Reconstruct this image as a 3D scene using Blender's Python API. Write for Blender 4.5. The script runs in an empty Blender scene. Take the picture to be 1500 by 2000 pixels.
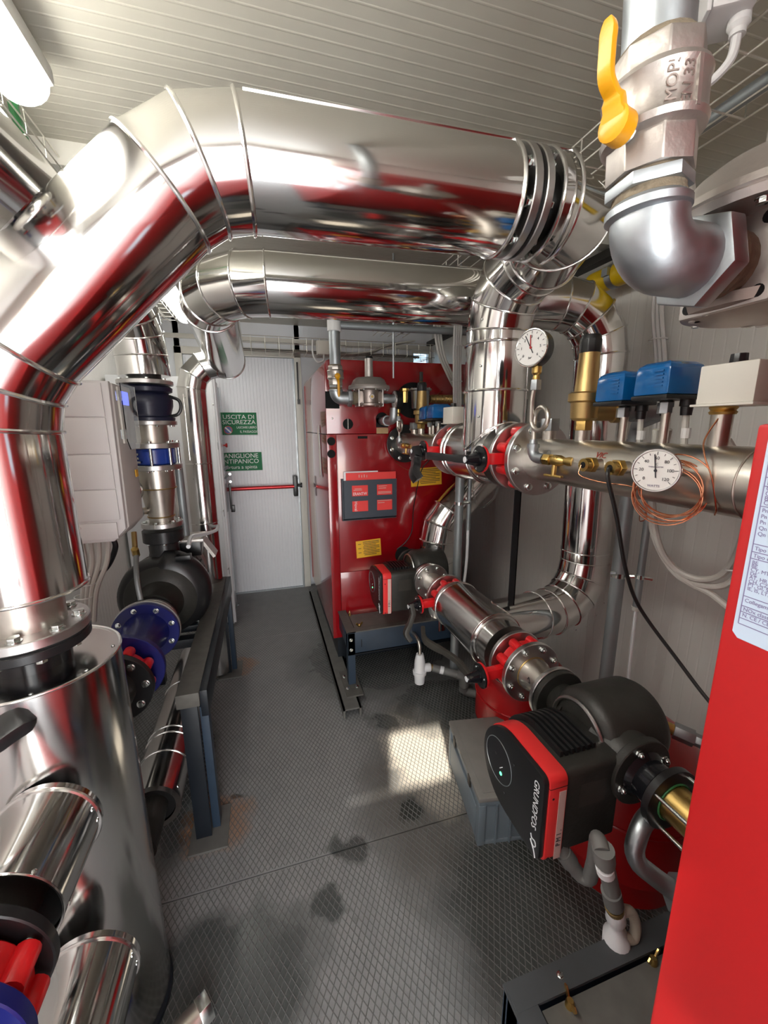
import bpy, bmesh, math, random
from mathutils import Vector as V, Matrix
import numpy as np
random.seed(7)
S = bpy.context.scene
COL = S.collection
PI = math.pi
# ------------------------------------------------------------------ camera
CAM = V((0, 0, 1.47))
def cam_axes(yaw, pitch, roll):
    cy, sy, cp, sp = math.cos(yaw), math.sin(yaw), math.cos(pitch), math.sin(pitch)
    f = V((sy*cp, cy*cp, -sp)); r = V((cy, -sy, 0)); u = r.cross(f)
    c, s = math.cos(roll), math.sin(roll)
    return c*r+s*u, c*u-s*r, f
r_, u_, f_ = cam_axes(math.radians(16.35), math.radians(11.95), math.radians(-0.36))
cd = bpy.data.cameras.new('camera'); cam = bpy.data.objects.new('camera', cd); COL.objects.link(cam)
M = Matrix((r_, u_, -f_)).transposed().to_4x4(); M.translation = CAM
cam.matrix_world = M
cd.sensor_fit = 'HORIZONTAL'; cd.sensor_width = 36; cd.lens = 36*790/1500; cd.clip_start = 0.02
S.camera = cam
# ------------------------------------------------------------------ world, light, exposure
S.view_settings.view_transform = 'Standard'; S.view_settings.look = 'None'
S.view_settings.gamma = 1; S.view_settings.use_curve_mapping = False
S.view_settings.exposure = 0.7
w = bpy.data.worlds.new('world'); S.world = w; w.use_nodes = True
nt = w.node_tree; bg = nt.nodes['Background']
sky = nt.nodes.new('ShaderNodeTexSky'); sky.sky_type = 'NISHITA'; sky.sun_disc = False
sky.sun_elevation = math.radians(38); sky.sun_rotation = math.radians(188); sky.dust_density = 2.0
nt.links.new(sky.outputs[0], bg.inputs[0]); bg.inputs[1].default_value = 0.25
def area(name, loc, target, sx, sy, power, col, spread=PI):
    l = bpy.data.lights.new(name, 'AREA'); l.shape = 'RECTANGLE'; l.size = sx; l.size_y = sy
    l.energy = power; l.color = col; l.spread = spread
    o = bpy.data.objects.new(name, l); COL.objects.link(o)
    o.location = loc; o.rotation_euler = (V(target)-V(loc)).to_track_quat('-Z', 'Z' if abs((V(target)-V(loc)).normalized().z) < .9 else 'Y').to_euler()
    return o
area('doorway_daylight', (-0.05, -1.22, 1.08), (-0.05, 1, 1.08), 0.95, 2.05, 30, (0.93, 0.97, 1.0))
sl = bpy.data.lights.new('sun', 'SUN'); sl.energy = 9; sl.angle = math.radians(0.6); sl.color = (1.0, 0.93, 0.82)
so = bpy.data.objects.new('sun', sl); COL.objects.link(so)
SUN_DIR = V((0.30, 1.0, -0.76)).normalized()
so.rotation_euler = SUN_DIR.to_track_quat('-Z', 'Y').to_euler()

# ------------------------------------------------------------------ materials
def principled(name):
    m = bpy.data.materials.new(name); m.use_nodes = True
    n = m.node_tree.nodes; return m, m.node_tree, n['Principled BSDF']
def mat(name, col, rough=.5, metal=0., noise=0., nscale=20., rn=0., bump=0., bscale=60., coat=0., spec=.5, emit=None, es=0, alpha=None, trans=0, stretch=None):
    m, t, b = principled(name)
    b.inputs['Base Color'].default_value = (*col, 1); b.inputs['Roughness'].default_value = rough
    b.inputs['Metallic'].default_value = metal; b.inputs['Specular IOR Level'].default_value = spec
    if coat: b.inputs['Coat Weight'].default_value = coat; b.inputs['Coat Roughness'].default_value = .07
    if trans: b.inputs['Transmission Weight'].default_value = trans
    if emit: b.inputs['Emission Color'].default_value = (*emit, 1); b.inputs['Emission Strength'].default_value = es
    if noise or rn or bump:
        tc = t.nodes.new('ShaderNodeTexCoord'); src = tc.outputs['Object']
        if stretch:
            mp = t.nodes.new('ShaderNodeMapping'); mp.inputs['Scale'].default_value = stretch
            t.links.new(src, mp.inputs[0]); src = mp.outputs[0]
    if noise or rn:
        nz = t.nodes.new('ShaderNodeTexNoise'); nz.inputs['Scale'].default_value = nscale; nz.inputs['Detail'].default_value = 5
        t.links.new(src, nz.inputs['Vector'])
        if noise:
            mr = t.nodes.new('ShaderNodeMapRange'); mr.inputs[3].default_value = 1-noise; mr.inputs[4].default_value = 1+noise
            t.links.new(nz.outputs['Fac'], mr.inputs[0])
            mx = t.nodes.new('ShaderNodeVectorMath'); mx.operation = 'SCALE'; mx.inputs[0].default_value = col
            t.links.new(mr.outputs[0], mx.inputs['Scale']); t.links.new(mx.outputs[0], b.inputs['Base Color'])
        if rn:
            m2 = t.nodes.new('ShaderNodeMapRange'); m2.inputs[1].default_value = .3; m2.inputs[2].default_value = .7
            m2.inputs[3].default_value = max(rough-rn, .02); m2.inputs[4].default_value = rough+rn
            t.links.new(nz.outputs['Fac'], m2.inputs[0]); t.links.new(m2.outputs[0], b.inputs['Roughness'])
    if bump:
        bz = t.nodes.new('ShaderNodeTexNoise'); bz.inputs['Scale'].default_value = bscale; bz.inputs['Detail'].default_value = 3
        t.links.new(src, bz.inputs['Vector'])
        bp = t.nodes.new('ShaderNodeBump'); bp.inputs['Strength'].default_value = bump; bp.inputs['Distance'].default_value = .004
        t.links.new(bz.outputs['Fac'], bp.inputs['Height']); t.links.new(bp.outputs[0], b.inputs['Normal'])
    return m
K = {}
K['jacket'] = mat('aluminium_jacket', (.74, .73, .71), .10, 1, rn=.03, nscale=7, bump=.03, bscale=4)
K['jacket2'] = mat('aluminium_jacket_dull', (.70, .69, .67), .17, 1, rn=.05, nscale=9, bump=.05, bscale=9)
K['bead'] = mat('aluminium_bead', (.82, .81, .79), .18, 1)
K['flange'] = mat('flange_steel', (.62, .61, .60), .34, 1, noise=.06, nscale=30, rn=.06)
K['bolt'] = mat('zinc_bolt', (.74, .78, .76), .2, 1)
K['stainless'] = mat('stainless_pipe', (.60, .56, .50), .36, 1, noise=.14, nscale=9, rn=.08, bump=.05, bscale=80)
K['galv'] = mat('galvanised', (.44, .47, .49), .46, 1, noise=.16, nscale=26, rn=.08, bump=.12, bscale=60)
K['galvpipe'] = mat('galvanised_pipe', (.33, .36, .37), .5, .65, noise=.12, nscale=12, bump=.05)
K['cast'] = mat('cast_aluminium', (.58, .54, .51), .45, .85, noise=.12, nscale=18, bump=.15, bscale=90)
K['castd'] = mat('cast_aluminium_dark', (.36, .30, .27), .42, .9, noise=.15, nscale=14, bump=.08)
K['nickel'] = mat('nickel_brass_valve', (.46, .42, .385), .42, .9, noise=.08, nscale=30, bump=.12, bscale=120)
K['hemp'] = mat('hemp_sealing', (.17, .135, .09), .9, 0, noise=.4, nscale=90, bump=.6, bscale=160)
K['brass'] = mat('brass', (.62, .42, .14), .32, 1, noise=.12, nscale=25, rn=.08)
K['bronze'] = mat('bronze_body', (.50, .35, .15), .42, 1, noise=.15, nscale=20, bump=.08)
K['copper'] = mat('copper', (.80, .36, .20), .25, 1)
K['red'] = mat('red_paint_shaded', (.27, .003, .007), .20, 0, noise=.04, nscale=8, coat=.8, bump=.01, bscale=300)  # far boiler: same red as the near one, darkened for weaker light
K['redn'] = mat('red_paint_lit', (.38, .008, .009), .36, 0, noise=.05, nscale=8)  # near boiler: same red, lighter for the stronger light there; also small red parts
K['redv'] = mat('red_valve_epoxy', (.72, .014, .018), .3, 0, noise=.05, coat=.2)
K['redf'] = mat('red_pump_band', (.74, .03, .03), .42)
K['redpaper'] = mat('red_booklet', (.80, .05, .045), .5)
K['vessel'] = mat('red_vessel_paint', (.42, .004, .006), .32, 0, noise=.08, coat=.2)
K['panicred'] = mat('red_anodised_bar', (.50, .035, .04), .3, .6)
K['blue'] = mat('blue_epoxy', (.007, .010, .115), .36, 0, noise=.12, nscale=10, coat=.2)
K['blue2'] = mat('blue_valve_body', (.012, .045, .30), .35, 0, coat=.2)
K['navy'] = mat('navy_rubber', (.010, .012, .035), .42, 0, coat=.1)
K['frame'] = mat('slate_blue_frame_paint', (.017, .032, .055), .45, 0, noise=.25, nscale=12, bump=.05)
K['framed'] = mat('dark_frame_paint', (.006, .009, .014), .4, 0, noise=.35, nscale=10)
K['dust'] = mat('dusty_steel_top', (.10, .095, .085), .6, .2, noise=.35, nscale=30)
K['slate'] = mat('worn_slate_beam', (.060, .065, .070), .5, .1, noise=.2, nscale=18)
K['plate'] = mat('dark_access_plate', (.125, .122, .112), .5, .1, noise=.3, nscale=24)
K['black'] = mat('black_plastic', (.012, .012, .013), .32)
K['blackm'] = mat('black_cast_iron', (.034, .033, .029), .45, .2, noise=.25, nscale=30, bump=.15, bscale=120)
K['blackg'] = mat('black_gloss', (.008, .008, .010), .15)
K['hole'] = mat('black_void', (.004, .004, .004), .9)
K['dusty'] = mat('dusty_black_lever', (.040, .036, .030), .5, 0, noise=.4, nscale=25)
K['white'] = mat('white_plastic', (.72, .71, .70), .4)
K['cab'] = mat('white_enamel', (.74, .75, .77), .35)
K['drive'] = mat('drive_grey_plastic', (.66, .64, .64), .5, 0, noise=.02)
K['driveside'] = mat('drive_front_plastic', (.60, .57, .54), .5)
K['cream'] = mat('cream_plastic', (.72, .69, .62), .5)
K['pvc'] = mat('grey_pvc', (.17, .17, .165), .5, 0, noise=.25, nscale=14)
K['pvcw'] = mat('white_pvc', (.78, .78, .80), .35)
K['cable'] = mat('grey_cable', (.52, .50, .46), .5)
K['cableb'] = mat('black_cable', (.012, .012, .012), .45)
K['cableg'] = mat('green_cable', (.03, .16, .05), .5)
K['yellow'] = mat('yellow_lever', (.66, .30, .006), .35, 0, noise=.05, bump=.06, bscale=200)
K['yellowp'] = mat('yellow_gas_pipe', (.66, .44, .006), .4)
K['yellowl'] = mat('yellow_label', (.78, .42, .02), .5)
K['crate'] = mat('grey_crate_plastic', (.17, .205, .235), .5, 0, noise=.1, nscale=12)
K['cratel'] = mat('dusty_crate_lid', (.22, .21, .195), .65, 0, noise=.2, nscale=14)
K['wire'] = mat('zinc_wire', (.75, .73, .66), .3, .9)
K['ink'] = mat('dark_ink', (.03, .03, .04), .7)
K['inkp'] = mat('purple_ink', (.16, .13, .24), .7)
K['inkr'] = mat('red_pen', (.35, .05, .03), .7)
K['paper'] = mat('white_paper', (.78, .78, .80), .6)
K['platew'] = mat('pale_blue_rating_plate', (.40, .47, .57), .4)
K['tape'] = mat('masking_tape', (.62, .42, .38), .7, 0, noise=.1)
K['dial'] = mat('white_dial', (.78, .77, .74), .35)
K['green'] = mat('green_sign', (.004, .16, .055), .5, spec=.3)
K['signw'] = mat('sign_white', (.80, .86, .82), .4)
K['holder'] = mat('slate_document_holder', (.045, .055, .075), .42)
K['rust'] = mat('rust_stain', (.30, .11, .025), .8, 0, noise=.5, nscale=40)
K['wood'] = mat('wood_block', (.46, .30, .15), .7, 0, noise=.2, nscale=40)
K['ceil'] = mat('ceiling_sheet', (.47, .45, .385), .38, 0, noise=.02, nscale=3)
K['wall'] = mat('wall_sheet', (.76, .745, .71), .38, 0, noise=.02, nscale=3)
K['wallb'] = mat('door_sheet', (.82, .84, .88), .34, 0, noise=.02, nscale=3)
K['trim'] = mat('trim_sheet', (.70, .68, .62), .35)
K['dark'] = mat('dark_slab_shadow', (.035, .032, .028), .5)
K['beige'] = mat('beige_lagging', (.42, .38, .31), .5, .1, noise=.1)
K['led'] = mat('blue_display', (.05, .06, .6), .3, emit=(.12, .16, 1.0), es=1.2)
K['leddot'] = mat('green_indicator', (.1, .8, .3), .3, emit=(.1, .9, .35), es=2)
K['tube'] = mat('lamp_diffuser', (.9, .9, .88), .4, emit=(1.0, .985, .93), es=16)
K['tube2'] = mat('added_lamp_diffuser', (.9, .9, .88), .4, emit=(1.0, .985, .93), es=4)
K['lens'] = mat('lamp_housing', (.60, .60, .58), .3)
def glassmat(name, col, rough, t=1.0, ior=1.45):
    m, tr, b = principled(name)
    b.inputs['Base Color'].default_value = (*col, 1); b.inputs['Roughness'].default_value = rough
    b.inputs['Transmission Weight'].default_value = t; b.inputs['IOR'].default_value = ior
    return m
K['clear'] = glassmat('clear_acrylic', (.93, .97, .98), .03, 1, 1.2)
K['bluecap'] = mat('translucent_blue_cover', (.004, .11, .34), .16, 0, coat=.4, noise=.2, nscale=14)
K['glass'] = mat('gauge_rim', (.70, .68, .66), .18, 1)

# floor: steel plate, dusty, wet and shaded patches, painted sun patch and rust with shapes of their own
def floor_mat():
    m, t, b = principled('diamond_plate_floor'); N = t.nodes; L = t.links
    tc = N.new('ShaderNodeTexCoord'); P = tc.outputs['Object']
    def noise(sc, det=5, vec=None):
        n = N.new('ShaderNodeTexNoise'); n.inputs['Scale'].default_value = sc; n.inputs['Detail'].default_value = det
        L.new(vec or P, n.inputs['Vector']); return n
    def math_(op, a, bb):
        n = N.new('ShaderNodeMath'); n.operation = op
        for i, x in enumerate((a, bb)):
            if isinstance(x, (int, float)): n.inputs[i].default_value = x
            else: L.new(x, n.inputs[i])
        return n.outputs[0]
    warp = noise(7, 4)
    wv = N.new('ShaderNodeVectorMath'); wv.operation = 'SCALE'; wv.inputs['Scale'].default_value = .22
    sb = N.new('ShaderNodeVectorMath'); sb.operation = 'SUBTRACT'; sb.inputs[1].default_value = (.5, .5, .5)
    L.new(warp.outputs['Color'], sb.inputs[0]); L.new(sb.outputs[0], wv.inputs[0])
    ad = N.new('ShaderNodeVectorMath'); ad.operation = 'ADD'; L.new(P, ad.inputs[0]); L.new(wv.outputs[0], ad.inputs[1])
    sx = N.new('ShaderNodeSeparateXYZ'); L.new(ad.outputs[0], sx.inputs[0])
    def blob(cx, cy, rx, ry, soft=.45):
        dx = math_('DIVIDE', math_('SUBTRACT', sx.outputs[0], cx), rx); dy = math_('DIVIDE', math_('SUBTRACT', sx.outputs[1], cy), ry)
        d = math_('ADD', math_('MULTIPLY', dx, dx), math_('MULTIPLY', dy, dy))
        mr = N.new('ShaderNodeMapRange'); mr.inputs[1].default_value = 1-soft; mr.inputs[2].default_value = 1+soft
        mr.inputs[3].default_value = 1; mr.inputs[4].default_value = 0; L.new(d, mr.inputs[0]); return mr.outputs[0]
    wet_shade = None
    for c in ((-.20, .90, .27, .17), (.10, .98, .05, .05), (.20, 1.16, .06, .05), (.78, .80, .36, .26), (.82, 1.78, .26, .22), (.50, 1.72, .07, .10), (.62, 2.35, .5, .42), (-.42, 1.62, .13, .35), (.45, 1.22, .05, .05), (-.19, 1.50, .03, .02)):  # the dark zone under the pumps mixes wet with painted shadow
        x = blob(*c); wet_shade = x if wet_shade is None else math_('MAXIMUM', wet_shade, x)
    sun_patch = blob(.63, 1.50, .17, .30)  # pale patch paints the sunlit spot into the floor colour
    brown = math_('MAXIMUM', blob(.50, 1.25, .22, .34, .6), blob(.93, 1.2, .2, .5, .5))
    rust = None
    for c in ((-.255, 1.385, .125, .135), (-.255, 2.46, .11, .10)):
        x = blob(*c, .35); rust = x if rust is None else math_('MAXIMUM', rust, x)
    fine = noise(160, 3); mid = noise(16, 6)
    def mix(fac, a, bb):
        n = N.new('ShaderNodeMix'); n.data_type = 'RGBA'; L.new(fac, n.inputs[0])
        for i, x in ((6, a), (7, bb)):
            if isinstance(x, tuple): n.inputs[i].default_value = (*x, 1)
            else: L.new(x, n.inputs[i])
        return n.outputs[2]
    c = mix(mid.outputs['Fac'], (.20, .203, .207), (.30, .30, .296))
    c = mix(math_('MULTIPLY', brown, .75), c, (.085, .075, .06))
    c = mix(math_('MULTIPLY', sun_patch, .85), c, (.55, .50, .42))
    c = mix(math_('MULTIPLY', wet_shade, .74), c, (.024, .033, .029))
    c = mix(math_('MULTIPLY', rust, mid.outputs['Fac']), c, (.36, .14, .03))
    sp = N.new('ShaderNodeMapRange'); sp.inputs[1].default_value = .70; sp.inputs[2].default_value = .76; L.new(fine.outputs['Fac'], sp.inputs[0])
    c = mix(math_('MULTIPLY', sp.outputs[0], .5), c, (.5, .5, .48))
    L.new(c, b.inputs['Base Color'])
    r = N.new('ShaderNodeMapRange'); r.inputs[3].default_value = .50; r.inputs[4].default_value = .20; L.new(wet_shade, r.inputs[0])
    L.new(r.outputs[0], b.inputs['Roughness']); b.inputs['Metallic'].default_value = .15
    bp = N.new('ShaderNodeBump'); bp.inputs['Strength'].default_value = .15; bp.inputs['Distance'].default_value = .002
    L.new(fine.outputs['Fac'], bp.inputs['Height']); L.new(bp.outputs[0], b.inputs['Normal'])
    return m
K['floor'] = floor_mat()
K['ridge'] = mat('worn_floor_ridge', (.13, .13, .127), .5, .15, noise=.4, nscale=9)
# painted frame tops with rust: simple
# ------------------------------------------------------------------ mesh builder
def basis(d):
    d = V(d).normalized(); a = V((0, 0, 1)) if abs(d.z) < .9 else V((0, 1, 0))
    u = a.cross(d).normalized(); return u, d.cross(u)
class MB:
    def __init__(s): s.v = []; s.f = []
    def add(s, vs, fs):
        o = len(s.v); s.v += [V(p) for p in vs]; s.f += [[i+o for i in f] for f in fs]; return s
    def box(s, a, b):
        x0, y0, z0 = a; x1, y1, z1 = b
        return s.add([(x0, y0, z0), (x1, y0, z0), (x1, y1, z0), (x0, y1, z0), (x0, y0, z1), (x1, y0, z1), (x1, y1, z1), (x0, y1, z1)],
                     [(0, 3, 2, 1), (4, 5, 6, 7), (0, 1, 5, 4), (1, 2, 6, 5), (2, 3, 7, 6), (3, 0, 4, 7)])
    def obox(s, c, ax, ay, az):
        c, ax, ay, az = V(c), V(ax), V(ay), V(az)
        vs = [c+i*ax+j*ay+k*az for k in (-1, 1) for i, j in ((-1, -1), (1, -1), (1, 1), (-1, 1))]
        return s.add(vs, [(0, 3, 2, 1), (4, 5, 6, 7), (0, 1, 5, 4), (1, 2, 6, 5), (2, 3, 7, 6), (3, 0, 4, 7)])
    def bar(s, p, q, w, h, up=(0, 0, 1)):
        p, q = V(p), V(q); d = (q-p).normalized(); sd = d.cross(V(up)).normalized(); u = sd.cross(d)
        return s.obox((p+q)/2, (q-p)/2, sd*w/2, u*h/2)
    def cyl(s, p, q, r0, r1=None, n=24, cap=True, ph=0.):
        r1 = r0 if r1 is None else r1
        return s.lathe(p, V(q)-V(p), [(0, r0), ((V(q)-V(p)).length, r1)], n, cap, ph)
    def lathe(s, p, d, prof, n=24, cap=True, ph=0.):
        p = V(p); d = V(d).normalized(); u, v = basis(d); o = len(s.v); vs = []
        for t, r in prof:
            for i in range(n):
                a = 2*PI*i/n+ph; vs.append(p+d*t+u*(r*math.cos(a))+v*(r*math.sin(a)))
        fs = []
        for k in range(len(prof)-1):
            for i in range(n):
                j = (i+1) % n; fs.append((k*n+i, k*n+j, (k+1)*n+j, (k+1)*n+i))
        if cap:
            fs.append(tuple(range(n-1, -1, -1))); e = (len(prof)-1)*n; fs.append(tuple(range(e, e+n)))
        return s.add(vs, fs)
    def tube(s, pts, r, n=10, closed=False, cap=True):
        pts = [V(p) for p in pts]; m = len(pts); vs = []; fs = []
        rs = r if isinstance(r, (list, tuple)) else [r]*m
        def tan(i):
            a = pts[(i-1) % m] if closed or i > 0 else pts[i]; b = pts[(i+1) % m] if closed or i < m-1 else pts[i]
            return (b-a).normalized()
        t = tan(0); u, v = basis(t)
        for i in range(m):
            t2 = tan(i); u = (u-t2*u.dot(t2)).normalized(); v = t2.cross(u)
            for k in range(n):
                a = 2*PI*k/n; vs.append(pts[i]+u*(rs[i]*math.cos(a))+v*(rs[i]*math.sin(a)))
        for i in range(m if closed else m-1):
            j = (i+1) % m
            for k in range(n):
                l = (k+1) % n; fs.append((i*n+k, i*n+l, j*n+l, j*n+k))
        if cap and not closed: fs.append(tuple(range(n-1, -1, -1))); fs.append(tuple(range((m-1)*n, m*n)))
        return s.add(vs, fs)
    def prism(s, poly, o, u, v, n):          # 2d outline extruded along n
        o, u, v, n = V(o), V(u), V(v), V(n); k = len(poly)
        a = [o+u*x+v*y for x, y in poly]; b = [p+n for p in a]
        return s.add(a+b, [tuple(range(k-1, -1, -1)), tuple(range(k, 2*k))]+[(i, (i+1) % k, k+(i+1) % k, k+i) for i in range(k)])
    def sphere(s, c, r, n=12, sc=(1, 1, 1)):
        c = V(c); m = n//2; vs = [c+V((0, 0, r*sc[2]))]; fs = []
        for i in range(1, m):
            a = PI*i/m
            for k in range(n):
                b = 2*PI*k/n; vs.append(c+V((r*math.sin(a)*math.cos(b)*sc[0], r*math.sin(a)*math.sin(b)*sc[1], r*math.cos(a)*sc[2])))
        vs.append(c-V((0, 0, r*sc[2]))); e = len(vs)-1
        for k in range(n):
            l = (k+1) % n; fs.append((0, 1+k, 1+l)); fs.append((e, 1+(m-2)*n+l, 1+(m-2)*n+k))
            for i in range(m-2): fs.append((1+i*n+k, 1+(i+1)*n+k, 1+(i+1)*n+l, 1+i*n+l))
        return s.add(vs, fs)
    def sweep(s, pts, up, w, h):             # rectangular bar along a path; w, h may be lists
        pts = [V(p) for p in pts]; m = len(pts); vs = []; fs = []
        for i in range(m):
            d = (pts[min(i+1, m-1)]-pts[max(i-1, 0)]).normalized(); sd = d.cross(V(up)).normalized(); u = sd.cross(d)
            ww = w[i] if isinstance(w, list) else w; hh = h[i] if isinstance(h, list) else h
            for a, b in ((-1, -1), (1, -1), (1, 1), (-1, 1)): vs.append(pts[i]+sd*(a*ww/2)+u*(b*hh/2))
        for i in range(m-1):
            for k in range(4):
                l = (k+1) % 4; fs.append((i*4+k, i*4+l, i*4+4+l, i*4+4+k))
        fs += [(3, 2, 1, 0), (m*4-4, m*4-3, m*4-2, m*4-1)]
        return s.add(vs, fs)
    def mesh(s, name, off=V((0, 0, 0)), bev=0., ang=35.):
        me = bpy.data.meshes.new(name); bm = bmesh.new()
        vv = [bm.verts.new(p-off) for p in s.v]
        for f in s.f:
            try: bm.faces.new([vv[i] for i in f])
            except ValueError: pass
        bmesh.ops.recalc_face_normals(bm, faces=bm.faces)
        if bev:
            es = [e for e in bm.edges if len(e.link_faces) == 2 and e.calc_face_angle(0) > math.radians(ang)]
            bmesh.ops.bevel(bm, geom=es, offset=bev, segments=2, affect='EDGES', profile=.6, clamp_overlap=True)
        for f in bm.faces: f.smooth = True
        for e in bm.edges:
            if len(e.link_faces) == 2 and e.calc_face_angle(0) > math.radians(ang): e.smooth = False
        bm.to_mesh(me); bm.free(); return me
ORG = {}
def thing(name, label, cat, loc=(0, 0, 0), group=None):
    o = bpy.data.objects.new(name, None); COL.objects.link(o); o.location = loc; o.empty_display_size = .05
    o['label'] = label; o['category'] = cat
    if group: o['group'] = group
    ORG[o.name] = V(loc); return o
def put(me, name, m, parent, mw=None):
    o = bpy.data.objects.new(name, me); COL.objects.link(o)
    if parent: o.parent = parent; ORG[o.name] = ORG[parent.name]
    else: ORG[o.name] = V((0, 0, 0))
    if m and not me.materials: me.materials.append(m)
    return o
def part(parent, name, mb, m, bev=0., ang=35., label=None):
    o = put(mb.mesh(name, ORG[parent.name], bev, ang), name, K[m] if isinstance(m, str) else m, parent)
    if label: o['label'] = label
    return o
def single(name, mb, m, label, cat, group=None, bev=0., ang=35., loc=None):
    if loc is None:
        xs = [p for p in mb.v]; loc = V((sum(p.x for p in xs)/len(xs), sum(p.y for p in xs)/len(xs), min(p.z for p in xs)))
    o = put(mb.mesh(name, V(loc), bev, ang), name, K[m], None); o.location = loc; ORG[o.name] = V(loc)
    o['label'] = label; o['category'] = cat
    if group: o['group'] = group
    return o
def struct(name, mb, m, bev=0., parent=None, ang=35.):
    o = put(mb.mesh(name, V((0, 0, 0)), bev, ang), name, K[m], parent)
    if not parent: o['kind'] = 'structure'
    return o
def copy_tree(o, shift, parent=None):
    c = o.copy(); COL.objects.link(c)
    if parent: c.parent = parent
    else: c.location = o.location+V(shift)
    ORG[c.name] = ORG[o.name]+V(shift)
    for ch in list(o.children): copy_tree(ch, shift, c)
    return c
# shared small meshes, made along +Z
def _bolt():
    b = MB(); b.cyl((0, 0, 0), (0, 0, .12), .98, n=16); b.cyl((0, 0, .12), (0, 0, .72), .80, n=6); return b.mesh('bolt', bev=.06, ang=50)
BOLT = _bolt(); BOLT.materials.append(K['bolt'])
_n = MB(); _n.cyl((0, 0, 0), (0, 0, .10), 1.0, n=16); _n.cyl((0, 0, .1), (0, 0, .85), .84, n=6); _n.lathe((0, 0, .85), (0, 0, 1), [(0, .6), (.35, .5), (.6, .2)], 12)
CAPNUT = _n.mesh('cap_nut', bev=.05, ang=50); CAPNUT.materials.append(K['bolt'])
_r = MB(); _r.lathe((0, 0, 0), (0, 0, 1), [(0, 1), (.35, .85), (.6, .4)], 8); RIVET = _r.mesh('rivet'); RIVET.materials.append(K['bolt'])
def inst(parent, name, me, pos, d, sc):
    o = bpy.data.objects.new(name, me); COL.objects.link(o); o.parent = parent
    u, v = basis(d); d = V(d).normalized()
    m = Matrix((u*sc, v*sc, d*sc)).transposed().to_4x4(); m.translation = V(pos)-ORG[parent.name]
    o.matrix_local = m; ORG[o.name] = ORG[parent.name]; return o
def ringpts(c, d, R, n, ph=0.):
    u, v = basis(d); return [V(c)+u*(R*math.cos(2*PI*i/n+ph))+v*(R*math.sin(2*PI*i/n+ph)) for i in range(n)]
def bolts(parent, c, d, R, n, size, ph=.39, me=None, name='bolt'):
    for p in ringpts(c, d, R, n, ph): inst(parent, name, me or BOLT, p, d, size)
def text(parent, body, o, right, up, size, m, align='CENTER', ext=.0004, name='lettering', sx=1.0, bold=0., shear=0.):
    cu = bpy.data.curves.new('t', 'FONT'); cu.body = body; cu.size = size; cu.align_x = align; cu.align_y = 'CENTER'; cu.extrude = ext; cu.resolution_u = 3; cu.offset = bold; cu.shear = shear
    tmp = bpy.data.objects.new('t', cu); COL.objects.link(tmp)
    me = bpy.data.meshes.new_from_object(tmp); bpy.data.objects.remove(tmp); bpy.data.curves.remove(cu); me.name = name
    r, u = V(right).normalized(), V(up).normalized(); n = r.cross(u)
    mt = Matrix((r*sx, u, n)).transposed().to_4x4(); mt.translation = V(o)-ORG[parent.name]; me.transform(mt)
    return put(me, name, K[m], parent)
def fillet(pts, r, n=6):
    pts = [V(p) for p in pts]; out = [pts[0]]
    for i in range(1, len(pts)-1):
        a, b, c = pts[i-1], pts[i], pts[i+1]; d0 = (a-b).normalized(); d1 = (c-b).normalized()
        ang = d0.angle(d1); rr = r[i-1] if isinstance(r, (list, tuple)) else r
        t = min(rr/math.tan(ang/2), .49*(a-b).length if i > 1 else .98*(a-b).length, .49*(c-b).length if i < len(pts)-2 else .98*(c-b).length)
        bis = (d0+d1).normalized(); cen = b+bis*(t/math.cos(ang/2)); p0 = b+d0*t; p1 = b+d1*t
        R = (p0-cen).length; e0 = (p0-cen)/R; e1 = (p1-cen)/R; th = e0.angle(e1)
        m_ = n[i-1] if isinstance(n, (list, tuple)) else n
        for k in range(m_+1):
            f = k/m_; out.append(cen+(e0*math.sin((1-f)*th)+e1*math.sin(f*th))/math.sin(th)*R)
    out.append(pts[-1]); return out
def curve(pts, n=8):                      # Catmull-Rom
    P = [V(p) for p in pts]; P = [P[0]*2-P[1]]+P+[P[-1]*2-P[-2]]; out = []
    for i in range(1, len(P)-2):
        for k in range(n):
            t = k/n; a, b, c, d = P[i-1], P[i], P[i+1], P[i+2]
            out.append(.5*((2*b)+(c-a)*t+(2*a-5*b+4*c-d)*t*t+(3*b-a-3*c+d)*t**3))
    out.append(P[-2]); return out
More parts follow.
